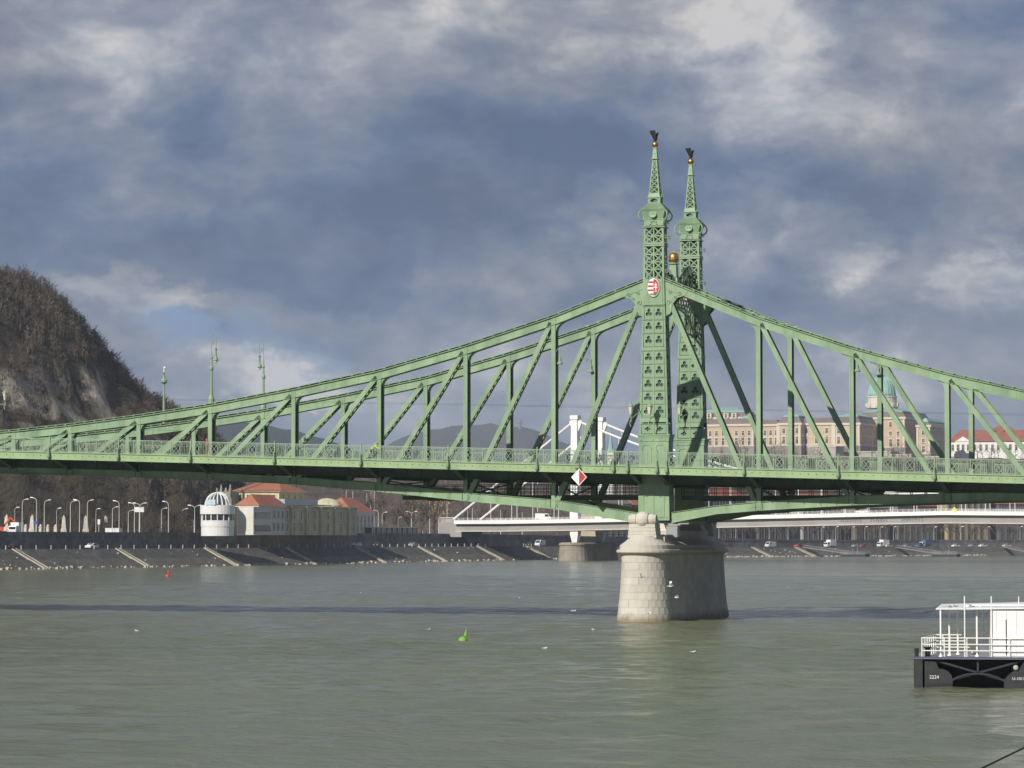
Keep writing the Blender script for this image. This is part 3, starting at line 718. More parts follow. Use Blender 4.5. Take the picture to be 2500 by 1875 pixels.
    for sy in (-1, 1):
        y = lambda z: sy * interp([(30.7, .63), (35.4, .57)], z)
        lt.bar((0, y(30.7), 30.7), (0, y(33.9), 33.9), .12, .06); lt.bar((0, y(33.9), 33.9), (0, y(35.4), 35.4), .1, .06)
        for grp in (zs, z2):
            for a, b in zip(grp, grp[1:]):
                for sx in (-1, 1):
                    facebars((sx * .07, y(a), a + .03), (sx * .80, y(b), b - .03)); facebars((sx * .80, y(a) - sy * .012, a + .03), (sx * .07, y(b) - sy * .012, b - .03))
                facebars((-.82, y(a) - sy * .03, a), (.82, y(a) - sy * .03, a), .10)
    for sx in (-1, 1):
        x = lambda z: sx * interp([(30.7, .93), (35.4, .87)], z)
        for grp in (zs, z2):
            for a, b in zip(grp, grp[1:]):
                lt.bar((x(a), -.5, a), (x(b), .5, b), .09, .05, up=(1, 0, 0)); lt.bar((x(a) - sx * .012, .5, a), (x(b) - sx * .012, -.5, b), .09, .05, up=(1, 0, 0)); lt.bar((x(a), -.52, a), (x(a), .52, a), .09, .05, up=(1, 0, 0))
    for z, e in ((zpx(598), .07), (zpx(593), .07), (zpx(552), .09)):
        lt.box(-.95 - e, .95 + e, -.62 - e, .62 + e, z - .05, z + .05)
    lt.box(-.96, .96, -.64, .64, zpx(597.5), zpx(593.5))
    # scroll ornaments at mid shaft
    for sx in (-1, 1):
        for z0 in (zpx(577), zpx(662)):
            pts = [(sx * (1.0 + .19 - .19 * math.cos(a) * (1 - a / 9)), -.5, z0 + .19 * math.sin(a) * (1 - a / 9)) for a in [.6 * i for i in range(11)]]
            lt.path(pts, .035, 5); lt.path([(p[0], .5, p[2]) for p in pts], .035, 5)
    lt.build('lattice_shaft', M_GREEN, pyl)
    # capital, roof, spire
    cp = MB(); cp.box(-.90, .90, -.62, .62, zpx(549), zpx(533)); za, zb = zpx(533), zpx(511)
    cp.box(-.95, .95, -.66, .66, za - .04, za + .04); cp.frustum(za + .04, .88, .62, zb, 1.10, .84); cp.box(-1.14, 1.14, -.88, .88, zb, zb + .08)
    for sy in (-1, 1):
        cp.tube((0, sy * .62, (za + zb) / 2 - .02), (0, sy * .86, (za + zb) / 2 + .04), .33, .33, 18); cp.tube((0, sy * .86, (za + zb) / 2 + .04), (0, sy * .89, (za + zb) / 2 + .04), .24, .24, 18)
    for i in range(5): a = PI * i / 4; cp.sphere((.30 * math.cos(a), -.64, zpx(545) + .28 * math.sin(a)), .08, 6, 4)
    for sx in (-1, 1):
        for sy in (-1, 1):
            pts = [(sx * (.92 + .42 * math.sin(t)), sy * (.66 + .24 * math.sin(t)), za - .10 + (zb - za + .15) * (.5 - .5 * math.cos(t))) for t in [PI * i / 8 for i in range(9)]]
            cp.path(pts, .075, 6)
            pts = [(sx * (1.02 + .09 * math.cos(t)), sy * .70, za - .22 + .09 * math.sin(t)) for t in [.8 * i for i in range(8)]]; cp.path(pts, .035, 5)
    n = 6; z0, z1 = zb + .08, zpx(493.4)
    for i in range(n):
        t0, t1 = i / n, (i + 1) / n; cp.frustum(z0 + (z1 - z0) * t0, 1.16 - .55 * t0 + .02, .90 - .44 * t0 + .02, z0 + (z1 - z0) * t1 - .015, 1.16 - .55 * t1, .90 - .44 * t1)
    cp.build('capital', M_GREEN, pyl)
    sp = MB(); z0, z1 = zpx(493.4), zpx(480)
    for sy in (-1, 1): sp.ring([square(t) for t in AN], [(.30 * math.cos(t), .34 * math.sin(t)) for t in AN], lambda a, b, t: (a * 1.16, t, (z0 + z1) / 2 + b * (z1 - z0)), sy * .42 - .03, sy * .42 + .03)
    for sx in (-1, 1): sp.ring([square(t) for t in AN], [(.30 * math.cos(t), .34 * math.sin(t)) for t in AN], lambda a, b, t: (t, a * .78, (z0 + z1) / 2 + b * (z1 - z0)), sx * .55 - .03, sx * .55 + .03)
    sp.box(-.66, .66, -.52, .52, z1, z1 + .07)
    zA, zB = z1 + .07, zpx(384); hx = lambda z: interp([(zA, .56), (zA + .35, .48), (zB, .20)], z); hy = lambda z: hx(z) * .88
    for sx in (-1, 1):
        for sy in (-1, 1):
            for a, b in ((zA, zA + .35), (zA + .35, zB)): sp.bar((sx * (hx(a) - .045), sy * (hy(a) - .045), a), (sx * (hx(b) - .045), sy * (hy(b) - .045), b), .10, .10)
    for s in (-1, 1):
        sp.hexa([(-hx(zA), s * hy(zA) - .02, zA), (hx(zA), s * hy(zA) - .02, zA), (hx(zA), s * hy(zA) + .02, zA), (-hx(zA), s * hy(zA) + .02, zA)] + [(x_ * hx(zA + .33), s * hy(zA + .33) + d_, zA + .33) for x_, d_ in ((-1, -.02), (1, -.02), (1, .02), (-1, .02))])
    zz = [zA + .36, zA + .95, zA + 1.5, zA + 2.02, zA + 2.5, zA + 2.95, zB]
    for a, b in zip(zz, zz[1:]):
        for s in (-1, 1):
            sp.bar((-hx(a) + .06, s * (hy(a) - .04), a), (hx(b) - .06, s * (hy(b) - .04), b), .07, .05); sp.bar((hx(a) - .06, s * (hy(a) - .055), a), (-hx(b) + .06, s * (hy(b) - .055), b), .07, .05)
            sp.bar((-hx(a) + .05, s * (hy(a) - .05), a), (hx(a) - .05, s * (hy(a) - .05), a), .07, .04)
            sp.bar((s * (hx(a) - .04), -hy(a) + .06, a), (s * (hx(b) - .04), hy(b) - .06, b), .07, .05, up=(1, 0, 0)); sp.bar((s * (hx(a) - .055), hy(a) - .06, a), (s * (hx(b) - .055), -hy(b) + .06, b), .07, .05, up=(1, 0, 0))
    sp.box(-.31, .31, -.29, .29, zB, zB + .08); sp.frustum(zB + .08, .23, .21, zpx(357), .15, .14); sp.box(-.19, .19, -.18, .18, zpx(357), zpx(355)); sp.box(-.04, .04, -.235, -.17, zB + .5, zB + .58)
    sp.build('spire', M_GREEN, pyl)
    b = MB(); b.sphere((0, 0, zpx(347.5)), .29, 20, 12); b.lathe([(.14, -.36), (.12, -.26)], 12, (0, 0, zpx(347.5))); b.build('gilded_ball', M_GOLD, pyl, smooth=True)
    e = MB(); zb = zpx(347.5) + .26                                          # bird of prey with raised wings
    e.sphere((.04, 0, zb + .36), .20, 10, 8, (.9, .85, 1.7)); e.sphere((.20, 0, zb + .72), .105, 8, 6, (1.15, .9, 1)); e.tube((.27, 0, zb + .72), (.41, 0, zb + .75), .055, .008, 6); e.tube((.12, 0, zb + .52), (.20, 0, zb + .70), .13, .10, 8)
    for s in (-1, 1):
        poly = [(.10, .22), (-.10, .18), (-.26, .52), (-.42, .86), (-.37, .97), (-.20, .95), (-.08, 1.0), (.06, .98), (.12, .90), (.14, .55)]
        e.prism(poly, lambda a, c, t: (a, s * (.12 + (c - .18) * .30) + t * s, zb + c), 0, .06)
    e.prism([(-.02, .25), (-.22, .02), (-.10, -.05), (.10, .12)], lambda a, c, t: (a, t, zb + c), -.10, .10)
    for s in (-1, 1): e.tube((.05, s * .08, zb + .12), (.06, s * .09, zb - .04), .05, .04, 6)
    e.build('eagle', M_BLACKBIRD, pyl)
    return pyl
pyl = make_pylon()
pyl2 = copy_tree(pyl, bridge); pyl2.location = (0, TG, 0)
# scroll gussets beside the pylon head
for s in (-1, 1):
    mb = MB(); mb.prism([(s * .99, 30.45), (s * 3.1, 29.55), (s * 2.9, 29.2), (s * 2.2, 29.0), (s * 1.75, 28.5), (s * 1.5, 27.6), (s * .99, 27.3)], lambda a, b, t: (a, t, b), -.49, -.44)
    mb.prism([(s * .99, 30.45), (s * 3.1, 29.55), (s * 2.9, 29.2), (s * 2.2, 29.0), (s * 1.75, 28.5), (s * 1.5, 27.6), (s * .99, 27.3)], lambda a, b, t: (a, t, b), .44, .49)
    for cx, cz, r in ((1.35, 28.6, .22), (2.35, 29.35, .2), (1.5, 29.5, .18), (1.95, 29.0, .15)):
        mb.path([(s * (cx + r * math.cos(t) * (1 - t / 12)), -.51, cz + r * math.sin(t) * (1 - t / 12)) for t in [.6 * i for i in range(14)]], .045, 5)
    both(mb.build('scroll_gusset', M_GREEN, bridge))
# coats of arms
def arms(yc, sgn):
    base = MB(); cz = 29.97; E = [(.56 * math.cos(t), .82 * math.sin(t)) for t in [2 * PI * i / 32 for i in range(32)]]
    def F(t0): return lambda a, b, t: (a, yc + sgn * (t0 + t), cz + b)
    base.prism(E, F(.70), 0, .06); sh = base.build('coat_of_arms', M_WHITE, bridge, label='oval shield with red and white stripes and a white double cross')
    def half(z0, z1, side, k_=.95):
        pts = []; zz = [z0 + (z1 - z0) * i / 4 for i in range(5)]; ex = lambda z: .56 * k_ * math.sqrt(max(0, 1 - (z / (.82 * k_)) ** 2))
        return [(side * .012, z0)] + [(side * max(.02, ex(z)), z) for z in zz] + [(side * .012, z1)]
    for i in range(4):
        z0 = -.73 + i * .365; mb = MB(); mb.prism(half(z0 + .02, z0 + .19, -1), F(.76), 0, .012); mb.build('red_stripe', M_RED, sh)
    mb = MB(); mb.prism(half(-.42, .72, 1), F(.76), 0, .012); mb.build('red_field', M_RED, sh)
    mb = MB(); mb.prism(half(-.74, -.42, 1), F(.76), 0, .014); mb.build('green_mount', mat('arms_green', (.06, .16, .11), .5), sh)
    mb = MB(); mb.box(.19, .27, *sorted((yc + sgn * .775, yc + sgn * .79)), cz - .30, cz + .42)
    mb.box(.09, .37, *sorted((yc + sgn * .777, yc + sgn * .792)), cz + .18, cz + .27); mb.box(.06, .40, *sorted((yc + sgn * .777, yc + sgn * .792)), cz - .05, cz + .05); mb.build('white_cross', M_WHITE, sh)
    mb = MB(); mb.box(.12, .34, *sorted((yc + sgn * .777, yc + sgn * .794)), cz - .42, cz - .31); mb.build('gold_crown', M_GOLD, sh)
    rim = MB(); P = [(.58 * math.cos(t), .84 * math.sin(t)) for t in [2 * PI * i / 32 for i in range(32)]]; rim.ring([(a * 1.06, b * 1.05) for a, b in P], P, F(.68), 0, .10); rim.build('rim', M_GREEN, sh)
arms(0, -1); arms(TG, -1)
# portal between the pylons with its iron cresting and gilded crown
mb = MB(); ya, yb = .7, TG - .7
for x in (-.45, .45):
    mb.box(x - .05, x + .05, ya, yb, 30.35, 30.6); mb.box(x - .05, x + .05, ya, yb, 28.9, 29.05)
    n = 12
    for i in range(n):
        a, b = ya + (yb - ya) * i / n, ya + (yb - ya) * (i + 1) / n
        mb.bar((x, a, 29.05), (x, b, 30.35), .09, .06, up=(1, 0, 0)); mb.bar((x - .01, b, 29.05), (x - .01, a, 30.35), .09, .06, up=(1, 0, 0))
    arc = [(x, 6.45 - 5.75 * math.cos(t), 25.6 + 2.9 * math.sin(t)) for t in [PI * i / 16 for i in range(17)]]
    for a, b in zip(arc, arc[1:]): mb.bar(a, b, .16, .12, up=(1, 0, 0))
    for i in range(1, 16):
        mb.bar(arc[i], (x, arc[i][1], 28.9), .06, .05, up=(1, 0, 0))
        if i < 15: mb.bar(arc[i], (x, arc[i + 1][1], 28.9), .05, .04, up=(1, 0, 0))
mb.box(-.5, .5, ya, yb, 30.6, 30.68); mb.build('portal_beam', M_GREEN, bridge)
cr = MB(); rnd = random.Random(4)
hz = lambda y: 30.7 + interp([(0, 2.3), (.12, 1.9), (.3, .9), (.42, .75), (.5, 1.0), (.58, .75), (.7, .9), (.88, 1.9), (1, 2.3)], (y - ya) / (yb - ya))
for i in range(110):
    y = ya + (yb - ya) * (i + .5) / 110; x = rnd.choice((-.3, .3, 0)); cr.bar((x, y, 30.68), (x + rnd.uniform(-.1, .1), y + rnd.uniform(-.25, .25), hz(y) * rnd.uniform(.985, 1.005)), .05, .05)
for i in range(80):
    y = rnd.uniform(ya + .2, yb - .2); z = rnd.uniform(30.8, hz(y) - .1); r = rnd.uniform(.12, .24); x = rnd.choice((-.3, .3, 0))
    cr.path([(x, y + r * math.cos(t) * (1 - t / 11), z + r * math.sin(t) * (1 - t / 11)) for t in [.75 * j for j in range(10)]], .035, 4)
cp_ = [(.0, ya + (yb - ya) * i / 24, hz(ya + (yb - ya) * i / 24)) for i in range(25)]
for a, b in zip(cp_, cp_[1:]): cr.bar(a, b, .06, .16)
cr.build('cresting', M_GREENSHADE, bridge)  # darkened green carries the backlit shade of the ironwork
cpt = at_y(1646, 628, 6.45); pd = MB(); z1 = cpt.z - .44; pd.frustum(30.7, .55, .6, 31.4, .42, .45, 0, 6.45); pd.frustum(31.4, .36, .4, z1 - .3, .3, .32, 0, 6.45); pd.lathe([(.30, 0), (.46, .08), (.46, .16), (.32, .2), (.36, .3)], 12, (0, 6.45, z1 - .3)); pd.build('crown_pedestal', M_GREEN, bridge)
cw = MB(); cw.lathe([(.40, -.42), (.46, -.34), (.44, -.2), (.47, 0), (.42, .2), (.28, .36), (.10, .46), (.05, .5), (.07, .56), (.0, .62)], 16, (0, 6.45, cpt.z))
for i in range(8): a = 2 * PI * i / 8; cw.path([(.48 * math.cos(a) * math.cos(t), 6.45 + .48 * math.sin(a) * math.cos(t), cpt.z - .3 + .78 * math.sin(t)) for t in [PI / 2 * j / 6 for j in range(7)]], .03, 4)
cw.build('gilded_crown', M_GOLD, bridge, smooth=True)

# ------------------------------------------------------------------ stone pier
pier = thing('stone_pier', 'pale ashlar stone bridge pier with rounded nose and carved scroll, standing in the river', 'pier', (0, 6.45, 0))
RA = lambda z: interp([(-2, 2.75), (-.6, 2.62), (0, 2.53), (1, 2.38), (2, 2.27), (3.5, 2.14), (5, 2.07), (5.95, 2.05)], z)
YN, YF = -3.9 - 6.45, 16.8 - 6.45; LS = YF - YN
def stad(u, a):
    """outline of the pier: u runs down the right side, round the near nose, up the left side, round the far nose"""
    u = u % 4
    if u < 1: return (a, YF + (YN - YF) * u)
    if u < 2: t = PI * (u - 1); return (a * math.cos(t), YN - a * math.sin(t))
    if u < 3: return (-a, YN + (YF - YN) * (u - 2))
    t = PI * (u - 3); return (-a * math.cos(t), YF + a * math.sin(t))
def stad_loft(mb, rings, n=(4, 12, 4, 12), cap=True):
    us = []
    for i, k_ in enumerate(n): us += [i + j / k_ for j in range(k_)]
    N = len(us); vs = []
    for a, z in rings: vs += [(*stad(u, a), z) for u in us]
    fs = [(j * N + i, j * N + (i + 1) % N, (j + 1) * N + (i + 1) % N, (j + 1) * N + i) for j in range(len(rings) - 1) for i in range(N)]
    if cap: fs += [tuple(range(N - 1, -1, -1)), tuple(range((len(rings) - 1) * N, len(rings) * N))]
    mb.add(vs, fs)
mb = MB(); stad_loft(mb, [(RA(z) - .03, z) for z in (-2.0, -.6, 0, 1, 2, 3.5, 5, 5.95)]); mb.build('mortar_core', M_MORTAR, pier)
rest = MB(); rnd = random.Random(21)
ch = .655
for c in range(10):
    z0, z1 = -.62 + c * ch, -.62 + (c + 1) * ch - .014
    cuts = []; x = (0 if c % 2 else .5)
    nside, nnose = 12, 4
    for seg in range(4):
        k_ = nside if seg % 2 == 0 else nnose
        cuts += [seg + (j + (.5 if c % 2 else 0)) / k_ for j in range(k_)]
    cuts = sorted(cuts); cuts.append(cuts[0] + 4)
    for u0, u1 in zip(cuts, cuts[1:]):
        a0, a1 = RA(z0), RA(z1); e = .007 / (LS if int(u0) % 2 == 0 else PI * 2.3)
        us = [u0 + e + (u1 - u0 - 2 * e) * j / 3 for j in range(4)]; pr = rnd.uniform(-.012, .014)
        mid = (u0 + u1) / 2; single = .12 < mid < 2.32
        tgt = rest if not single else MB()
        vs_ = []
        for a, z in ((a0, z0), (a1, z1)):
            vs_ += [(*stad(u, a + pr), z) for u in us] + [(*stad(u, a - .3), z) for u in us]
        fs_ = []
        for j in range(3): fs_ += [(j, j + 1, 8 + j + 1, 8 + j), (4 + j + 1, 4 + j, 12 + j, 12 + j + 1), (8 + j, 8 + j + 1, 12 + j + 1, 12 + j), (j + 1, j, 4 + j, 4 + j + 1)]
        fs_ += [(0, 8, 12, 4), (3, 7, 15, 11)]
        tgt.add(vs_, fs_)
        if single: tgt.build('stone_block', M_STONE, pier)
rest.build('stone_courses', M_STONE, pier, kind='stuff')
mb = MB(); stad_loft(mb, [(2.08, 5.95), (2.16, 6.0), (2.42, 6.12), (2.50, 6.16), (2.50, 6.36), (2.44, 6.40), (2.25, 6.42)]); mb.build('cornice', M_STONE, pier, smooth=False)
mb = MB(); stad_loft(mb, [(2.22, 6.42), (2.20, 6.80), (2.10, 6.86), (1.75, 7.10), (1.45, 7.38), (1.36, 7.62)]); mb.build('cap_course', M_STONE, pier)
def pedestal(y0, d):
    mb = MB(); 
    for i, (z0, z1, hw) in enumerate(((7.45, 7.72, 1.30), (7.735, 8.02, 1.26), (8.035, 8.34, 1.22), (8.355, 8.66, 1.19))): mb.box(-hw, hw, y0, y0 + d * 1.7, z0, z1) if d > 0 else mb.box(-hw, hw, y0 + d * 1.7, y0, z0, z1)
    mb.build('pedestal', M_STONE, pier)
    s = MB(); yc = y0 + d * .35
    s.add(*lathe_x([(-1.24, .05), (-1.24, .40), (-1.05, .44), (-.62, .44), (-.58, .40), (-.50, .55), (-.2, .68), (.0, .70), (.2, .68), (.50, .55), (.58, .40), (.62, .44), (1.05, .44), (1.24, .40), (1.24, .05)], yc, 9.08, 14))
    for x in (-.8, .8): s.add(*lathe_x([(x - .2, .1), (x - .2, .47), (x + .2, .47), (x + .2, .1)], yc, 9.08, 14))
    arc = [(yc + d * (.2 + 1.5 * math.sin(t)), 7.7 + 1.7 * math.cos(t)) for t in [PI / 2 * i / 6 for i in range(7)]]
    s.prism(arc + [(yc + d * .2, 7.7)], lambda a, b, t: (t, a, b), -1.1, 1.1); s.build('scroll_stone', M_STONE, pier)
def lathe_x(prof, yc, zc, n):
    vs = [(x, yc + r * math.cos(2 * PI * i / n), zc + r * math.sin(2 * PI * i / n)) for x, r in prof for i in range(n)]
    fs = [(j * n + i, j * n + (i + 1) % n, (j + 1) * n + (i + 1) % n, (j + 1) * n + i) for j in range(len(prof) - 1) for i in range(n)] + [tuple(range(n - 1, -1, -1)), tuple(range((len(prof) - 1) * n, len(prof) * n))]
    return vs, fs
pedestal(YN - .9, 1); pedestal(YF + .9, -1)
mb = MB(); mb.box(-1.25, 1.25, -7.6, 7.6, 7.5, 8.1)
for yy in (-6.45, 6.45): mb.frustum(8.1, 1.2, .9, 8.72, .9, .7, 0, yy)
mb.build('bearing_plinth', M_STONE, pier)
mb = MB(); mb.box(1.2, 1.75, YN + .35, YN + 1.0, 6.9, 7.55); mb.build('ledge_block', M_STONE, pier)
mb = MB(); mb.box(1.3, 2.3, YN + 2.6, YN + 3.4, 7.5, 8.5); mb.box(1.25, 2.35, YN + 2.55, YN + 3.45, 8.5, 8.56)
sb = mb.build('signal_box', mat('galvanised', (.35, .36, .36), .4, metal=.6, var=.15), pier)
# ================================================================== white suspension bridge upstream
M_BWHITE = mat('bridge_white', (.78, .78, .77), .5, var=.04, vscale=.2)
M_CONC = mat('bridge_concrete', (.30, .29, .28), .85, var=.15, vscale=.1)
EA = Vector((math.cos(math.radians(-10.2)), math.sin(math.radians(-10.2)), 0)); EC = Vector((-EA.y, EA.x, 0))
ES = 1015 / 1170; EP = at_d(1405, 1315, 1015); EP.z = CAM.z * (1 - ES)
def on_white_bridge(x, y, h=.12): q = EP + (EA * x + EC * y) * ES; q.z = EP.z + (EDZ(x) + h) * ES; return q
sus = thing('suspension_bridge', 'slender white suspension bridge upstream with tall paired pylon legs and cables', 'bridge', EP, math.radians(-10.2)); sus.scale = (ES, ES, ES)
# local frame: x along the bridge, y across it, near leg at the origin, far leg at y = 22
EDZ = lambda x: 14.45 + .0165 * max(-20, min(x, 150)) - .0165 * max(0, x - 170)
DXS = [-52, -30, 0, 50, 100, 150, 200, 260]
def estrip(mb, f0, f1, y0, y1, xs_=DXS):
    for a, b in zip(xs_, xs_[1:]): strip(mb, a, b, f0, f1, y0, y1)
mb = MB(); estrip(mb, lambda x: EDZ(x) - .5, lambda x: EDZ(x) + .1, -2.6, 24.6); mb.build('deck', M_CONC, sus)
for y0, y1 in ((-3.1, -2.6), (24.6, 25.1)):
    mb = MB(); estrip(mb, lambda x: EDZ(x) - 1.0, lambda x: EDZ(x) + .45, y0, y1); mb.build('fascia', M_BWHITE, sus)
for y0 in (-1.5, 22.3):
    mb = MB(); estrip(mb, lambda x: EDZ(x) - 3.7, lambda x: EDZ(x) - .5, y0, y0 + 1.2); g_ = mb.build('girder', M_CONC, sus)
    mb = MB(); estrip(mb, lambda x: EDZ(x) - 4.0, lambda x: EDZ(x) - 3.7, y0 - .6, y0 + 1.8); mb.build('girder_flange', mat('flange_cream', (.55, .53, .48), .7), g_)
for yy in (-2.9, 24.9):
    mb = MB()
    for h in (.8, 1.25): estrip(mb, lambda x: EDZ(x) + h - .04, lambda x: EDZ(x) + h + .04, yy - .04, yy + .04)
    for i in range(150): x = -52 + i * 2.08; mb.box(x - .05, x + .05, yy - .05, yy + .05, EDZ(x) + .4, EDZ(x) + 1.25)
    mb.build('parapet', M_BWHITE, sus)
for yy in (0, 22):
    mb = MB(); mb.frustum(16.2, 1.75, 1.5, 53.5, 1.25, 1.2, 0, yy); mb.frustum(53.5, 1.7, 1.5, 55.0, 1.7, 1.5, 0, yy)
    mb.frustum(4.6, .75, .8, 9.0, 1.7, 1.4, 0, yy); mb.frustum(9.0, 1.7, 1.4, 16.2, 1.75, 1.5, 0, yy); mb.frustum(3.6, 1.6, 1.6, 4.6, .9, 1.0, 0, yy)
    mb.prism([(1.2, 53.5), (3.2, 52.6), (1.35, 48.5)], lambda a, b, t: (a, t, b), yy - .5, yy + .5); mb.prism([(-1.2, 53.5), (-2.4, 52.6), (-1.35, 49.5)], lambda a, b, t: (a, t, b), yy - .5, yy + .5)
    mb.build('pylon_leg', M_BWHITE, sus)
    mb = MB(); cz = lambda x: 53.2 - 29.5 * (1 - ((x - 145) / 145) ** 2) if x >= 0 else 53.2 + (53.2 - 14.9) / 54.0 * x
    pts = [(-54 + 6 * i, yy, cz(-54 + 6 * i)) for i in range(53)]
    for a, b in zip(pts, pts[1:]): mb.tube(a, b, .42, .42, 6, False)
    mb.build('main_cable', M_BWHITE, sus)
    for i in range(-4, 28):
        x = i * 9.3
        if i == 0: continue
        mb = MB(); mb.tube((x, yy, EDZ(x) + .1), (x, yy, cz(x)), .13, .13, 5); mb.build('hanger', M_BWHITE, sus)
mb = MB(); mb.box(-1.2, 1.2, 1.5, 20.5, 11.0, 12.6); mb.build('cross_beam', M_BWHITE, sus)
mb = MB()
for a_, z_ in ((6.4, -1), ): pass
def stad2(mb, rings, l0, l1, n=10):
    vs = []; us = []
    for a, z in rings:
        for i in range(n + 1): t = PI * i / n; vs.append((a * math.cos(t) * 1.0, l0 - a * math.sin(t), z))
        for i in range(n + 1): t = PI * i / n; vs.append((-a * math.cos(t), l1 + a * math.sin(t), z))
    N = 2 * (n + 1)
    fs = [(j * N + i, j * N + (i + 1) % N, (j + 1) * N + (i + 1) % N, (j + 1) * N + i) for j in range(len(rings) - 1) for i in range(N)] + [tuple(range(N - 1, -1, -1)), tuple(range((len(rings) - 1) * N, len(rings) * N))]
    mb.add(vs, fs)
stad2(mb, [(6.2, -1.5), (5.9, .2), (5.5, 4.6), (5.9, 4.8), (5.9, 5.4), (5.0, 5.9)], -1.5, 24)
mb.build('river_pier', mat('old_pier_stone', (.30, .265, .21), .9, var=.25, vscale=.25, dark=(.14, .12, .10), darkamt=.6, dscale=.15), sus)
mb = MB(); mb.box(-62, -52, 3, 20, 8.0, 13.8); mb.build('abutment', M_CONC, sus)
# graffiti-like dark scrawl on the girder
gm = mat('spray_paint', (.10, .10, .16), .8, var=.3)
mb = MB(); rnd = random.Random(9)
for x0, n in ((110, 9), (122, 7), (134, 9)):
    for i in range(n):
        x = x0 + i * .95; z = EDZ(x) - 2.4; a = rnd.uniform(-.7, .7)
        mb.bar((x, -1.53, z - a), (x + rnd.uniform(.3, 1.1), -1.53, z + a + rnd.uniform(-.3, .3)), .16, .03); mb.bar((x + .4, -1.535, z - .6), (x + .3 + rnd.uniform(-.3, .5), -1.535, z + .6), .13, .03)
mb.build('scrawl', gm, sus)
mb = MB(); mb.prism([(0, -1.0), (1.0, 0), (0, 1.0), (-1.0, 0)], lambda a, b, t: (155 + a, t, EDZ(155) + .9 + b), -3.25, -3.15); mb.build('yellow_diamond_board', mat('yellow_board', (.75, .68, .10), .5), sus)

# ================================================================== palace on the hill
M_OCHRE = mat('palace_ochre', (.50, .385, .265), .85, var=.12, vscale=.05)
M_PALBASE = mat('palace_stone_base', (.25, .225, .21), .9, var=.15, vscale=.08)
M_CREAM = mat('palace_cream_trim', (.60, .545, .45), .8, var=.08)
M_MANS = mat('palace_slate', (.165, .135, .125), .8, var=.15, vscale=.08)
M_COPPER = mat('copper_green', (.27, .47, .40), .6, var=.18, vscale=.12, dark=(.12, .22, .20), darkamt=.35, dscale=.1)
PD, PA = 2200.0, math.radians(25); PS, PC = math.sin(PA), math.cos(PA); PL0 = (2157 - 1250) / FPX * PD
PO = at_d(2157, 1315, PD); PO.z = 0
pal = thing('palace', 'long ochre palace with green copper dome and mansard roofs on the hill', 'palace', PO, YAW - PA)
def pu(px, v=0.):
    """local run along the facade of what is seen at px on a front set back by v"""
    k_ = (px - 1250) / FPX; return (k_ * (PD + v * PC) - PL0 - v * PS) / (PC + k_ * PS)
def pz(py, u, v=0.): return CAM.z + (1315 - py) / FPX * (PD - u * PS + v * PC)
WUN = MB(); WUN.box(-.5, .5, -.10, .0, 0, 1); WUN = WUN.mesh('window', M_GLASS)
def arch_frame():
    mb = MB(); mb.box(-.78, -.5, -.22, 0, -.12, 1.02); mb.box(.5, .78, -.22, 0, -.12, 1.02); mb.box(-.78, .78, -.24, 0, 1.02, 1.20); mb.box(-.9, .9, -.26, 0, -.2, -.12); mb.box(-.04, .04, -.14, -.02, 0, 1); mb.box(-.5, .5, -.14, -.02, .6, .66)
    return mb.mesh('window_frame', M_CREAM)
WFR = arch_frame()
WFD = WFR.copy(); WFD.materials.clear(); WFD.materials.append(mat('town_frame', (.17, .16, .15), .9))
def add_window(parent, x, y, z, w, h, rz=0., frame=None):
    wdo = link('window', WUN, parent, (x, y, z), (0, 0, rz), (w, 1.0, h)); link('window_frame', frame or WFR, wdo)
    return wdo
def mansard(mb, u0, u1, v0, v1, z0, z1, ins):
    mb.hexa([(u0, v0, z0), (u1, v0, z0), (u1, v1, z0), (u0, v1, z0), (u0 + ins, v0 + ins, z1), (u1 - ins, v0 + ins, z1), (u1 - ins, v1 - ins, z1), (u0 + ins, v1 - ins, z1)])
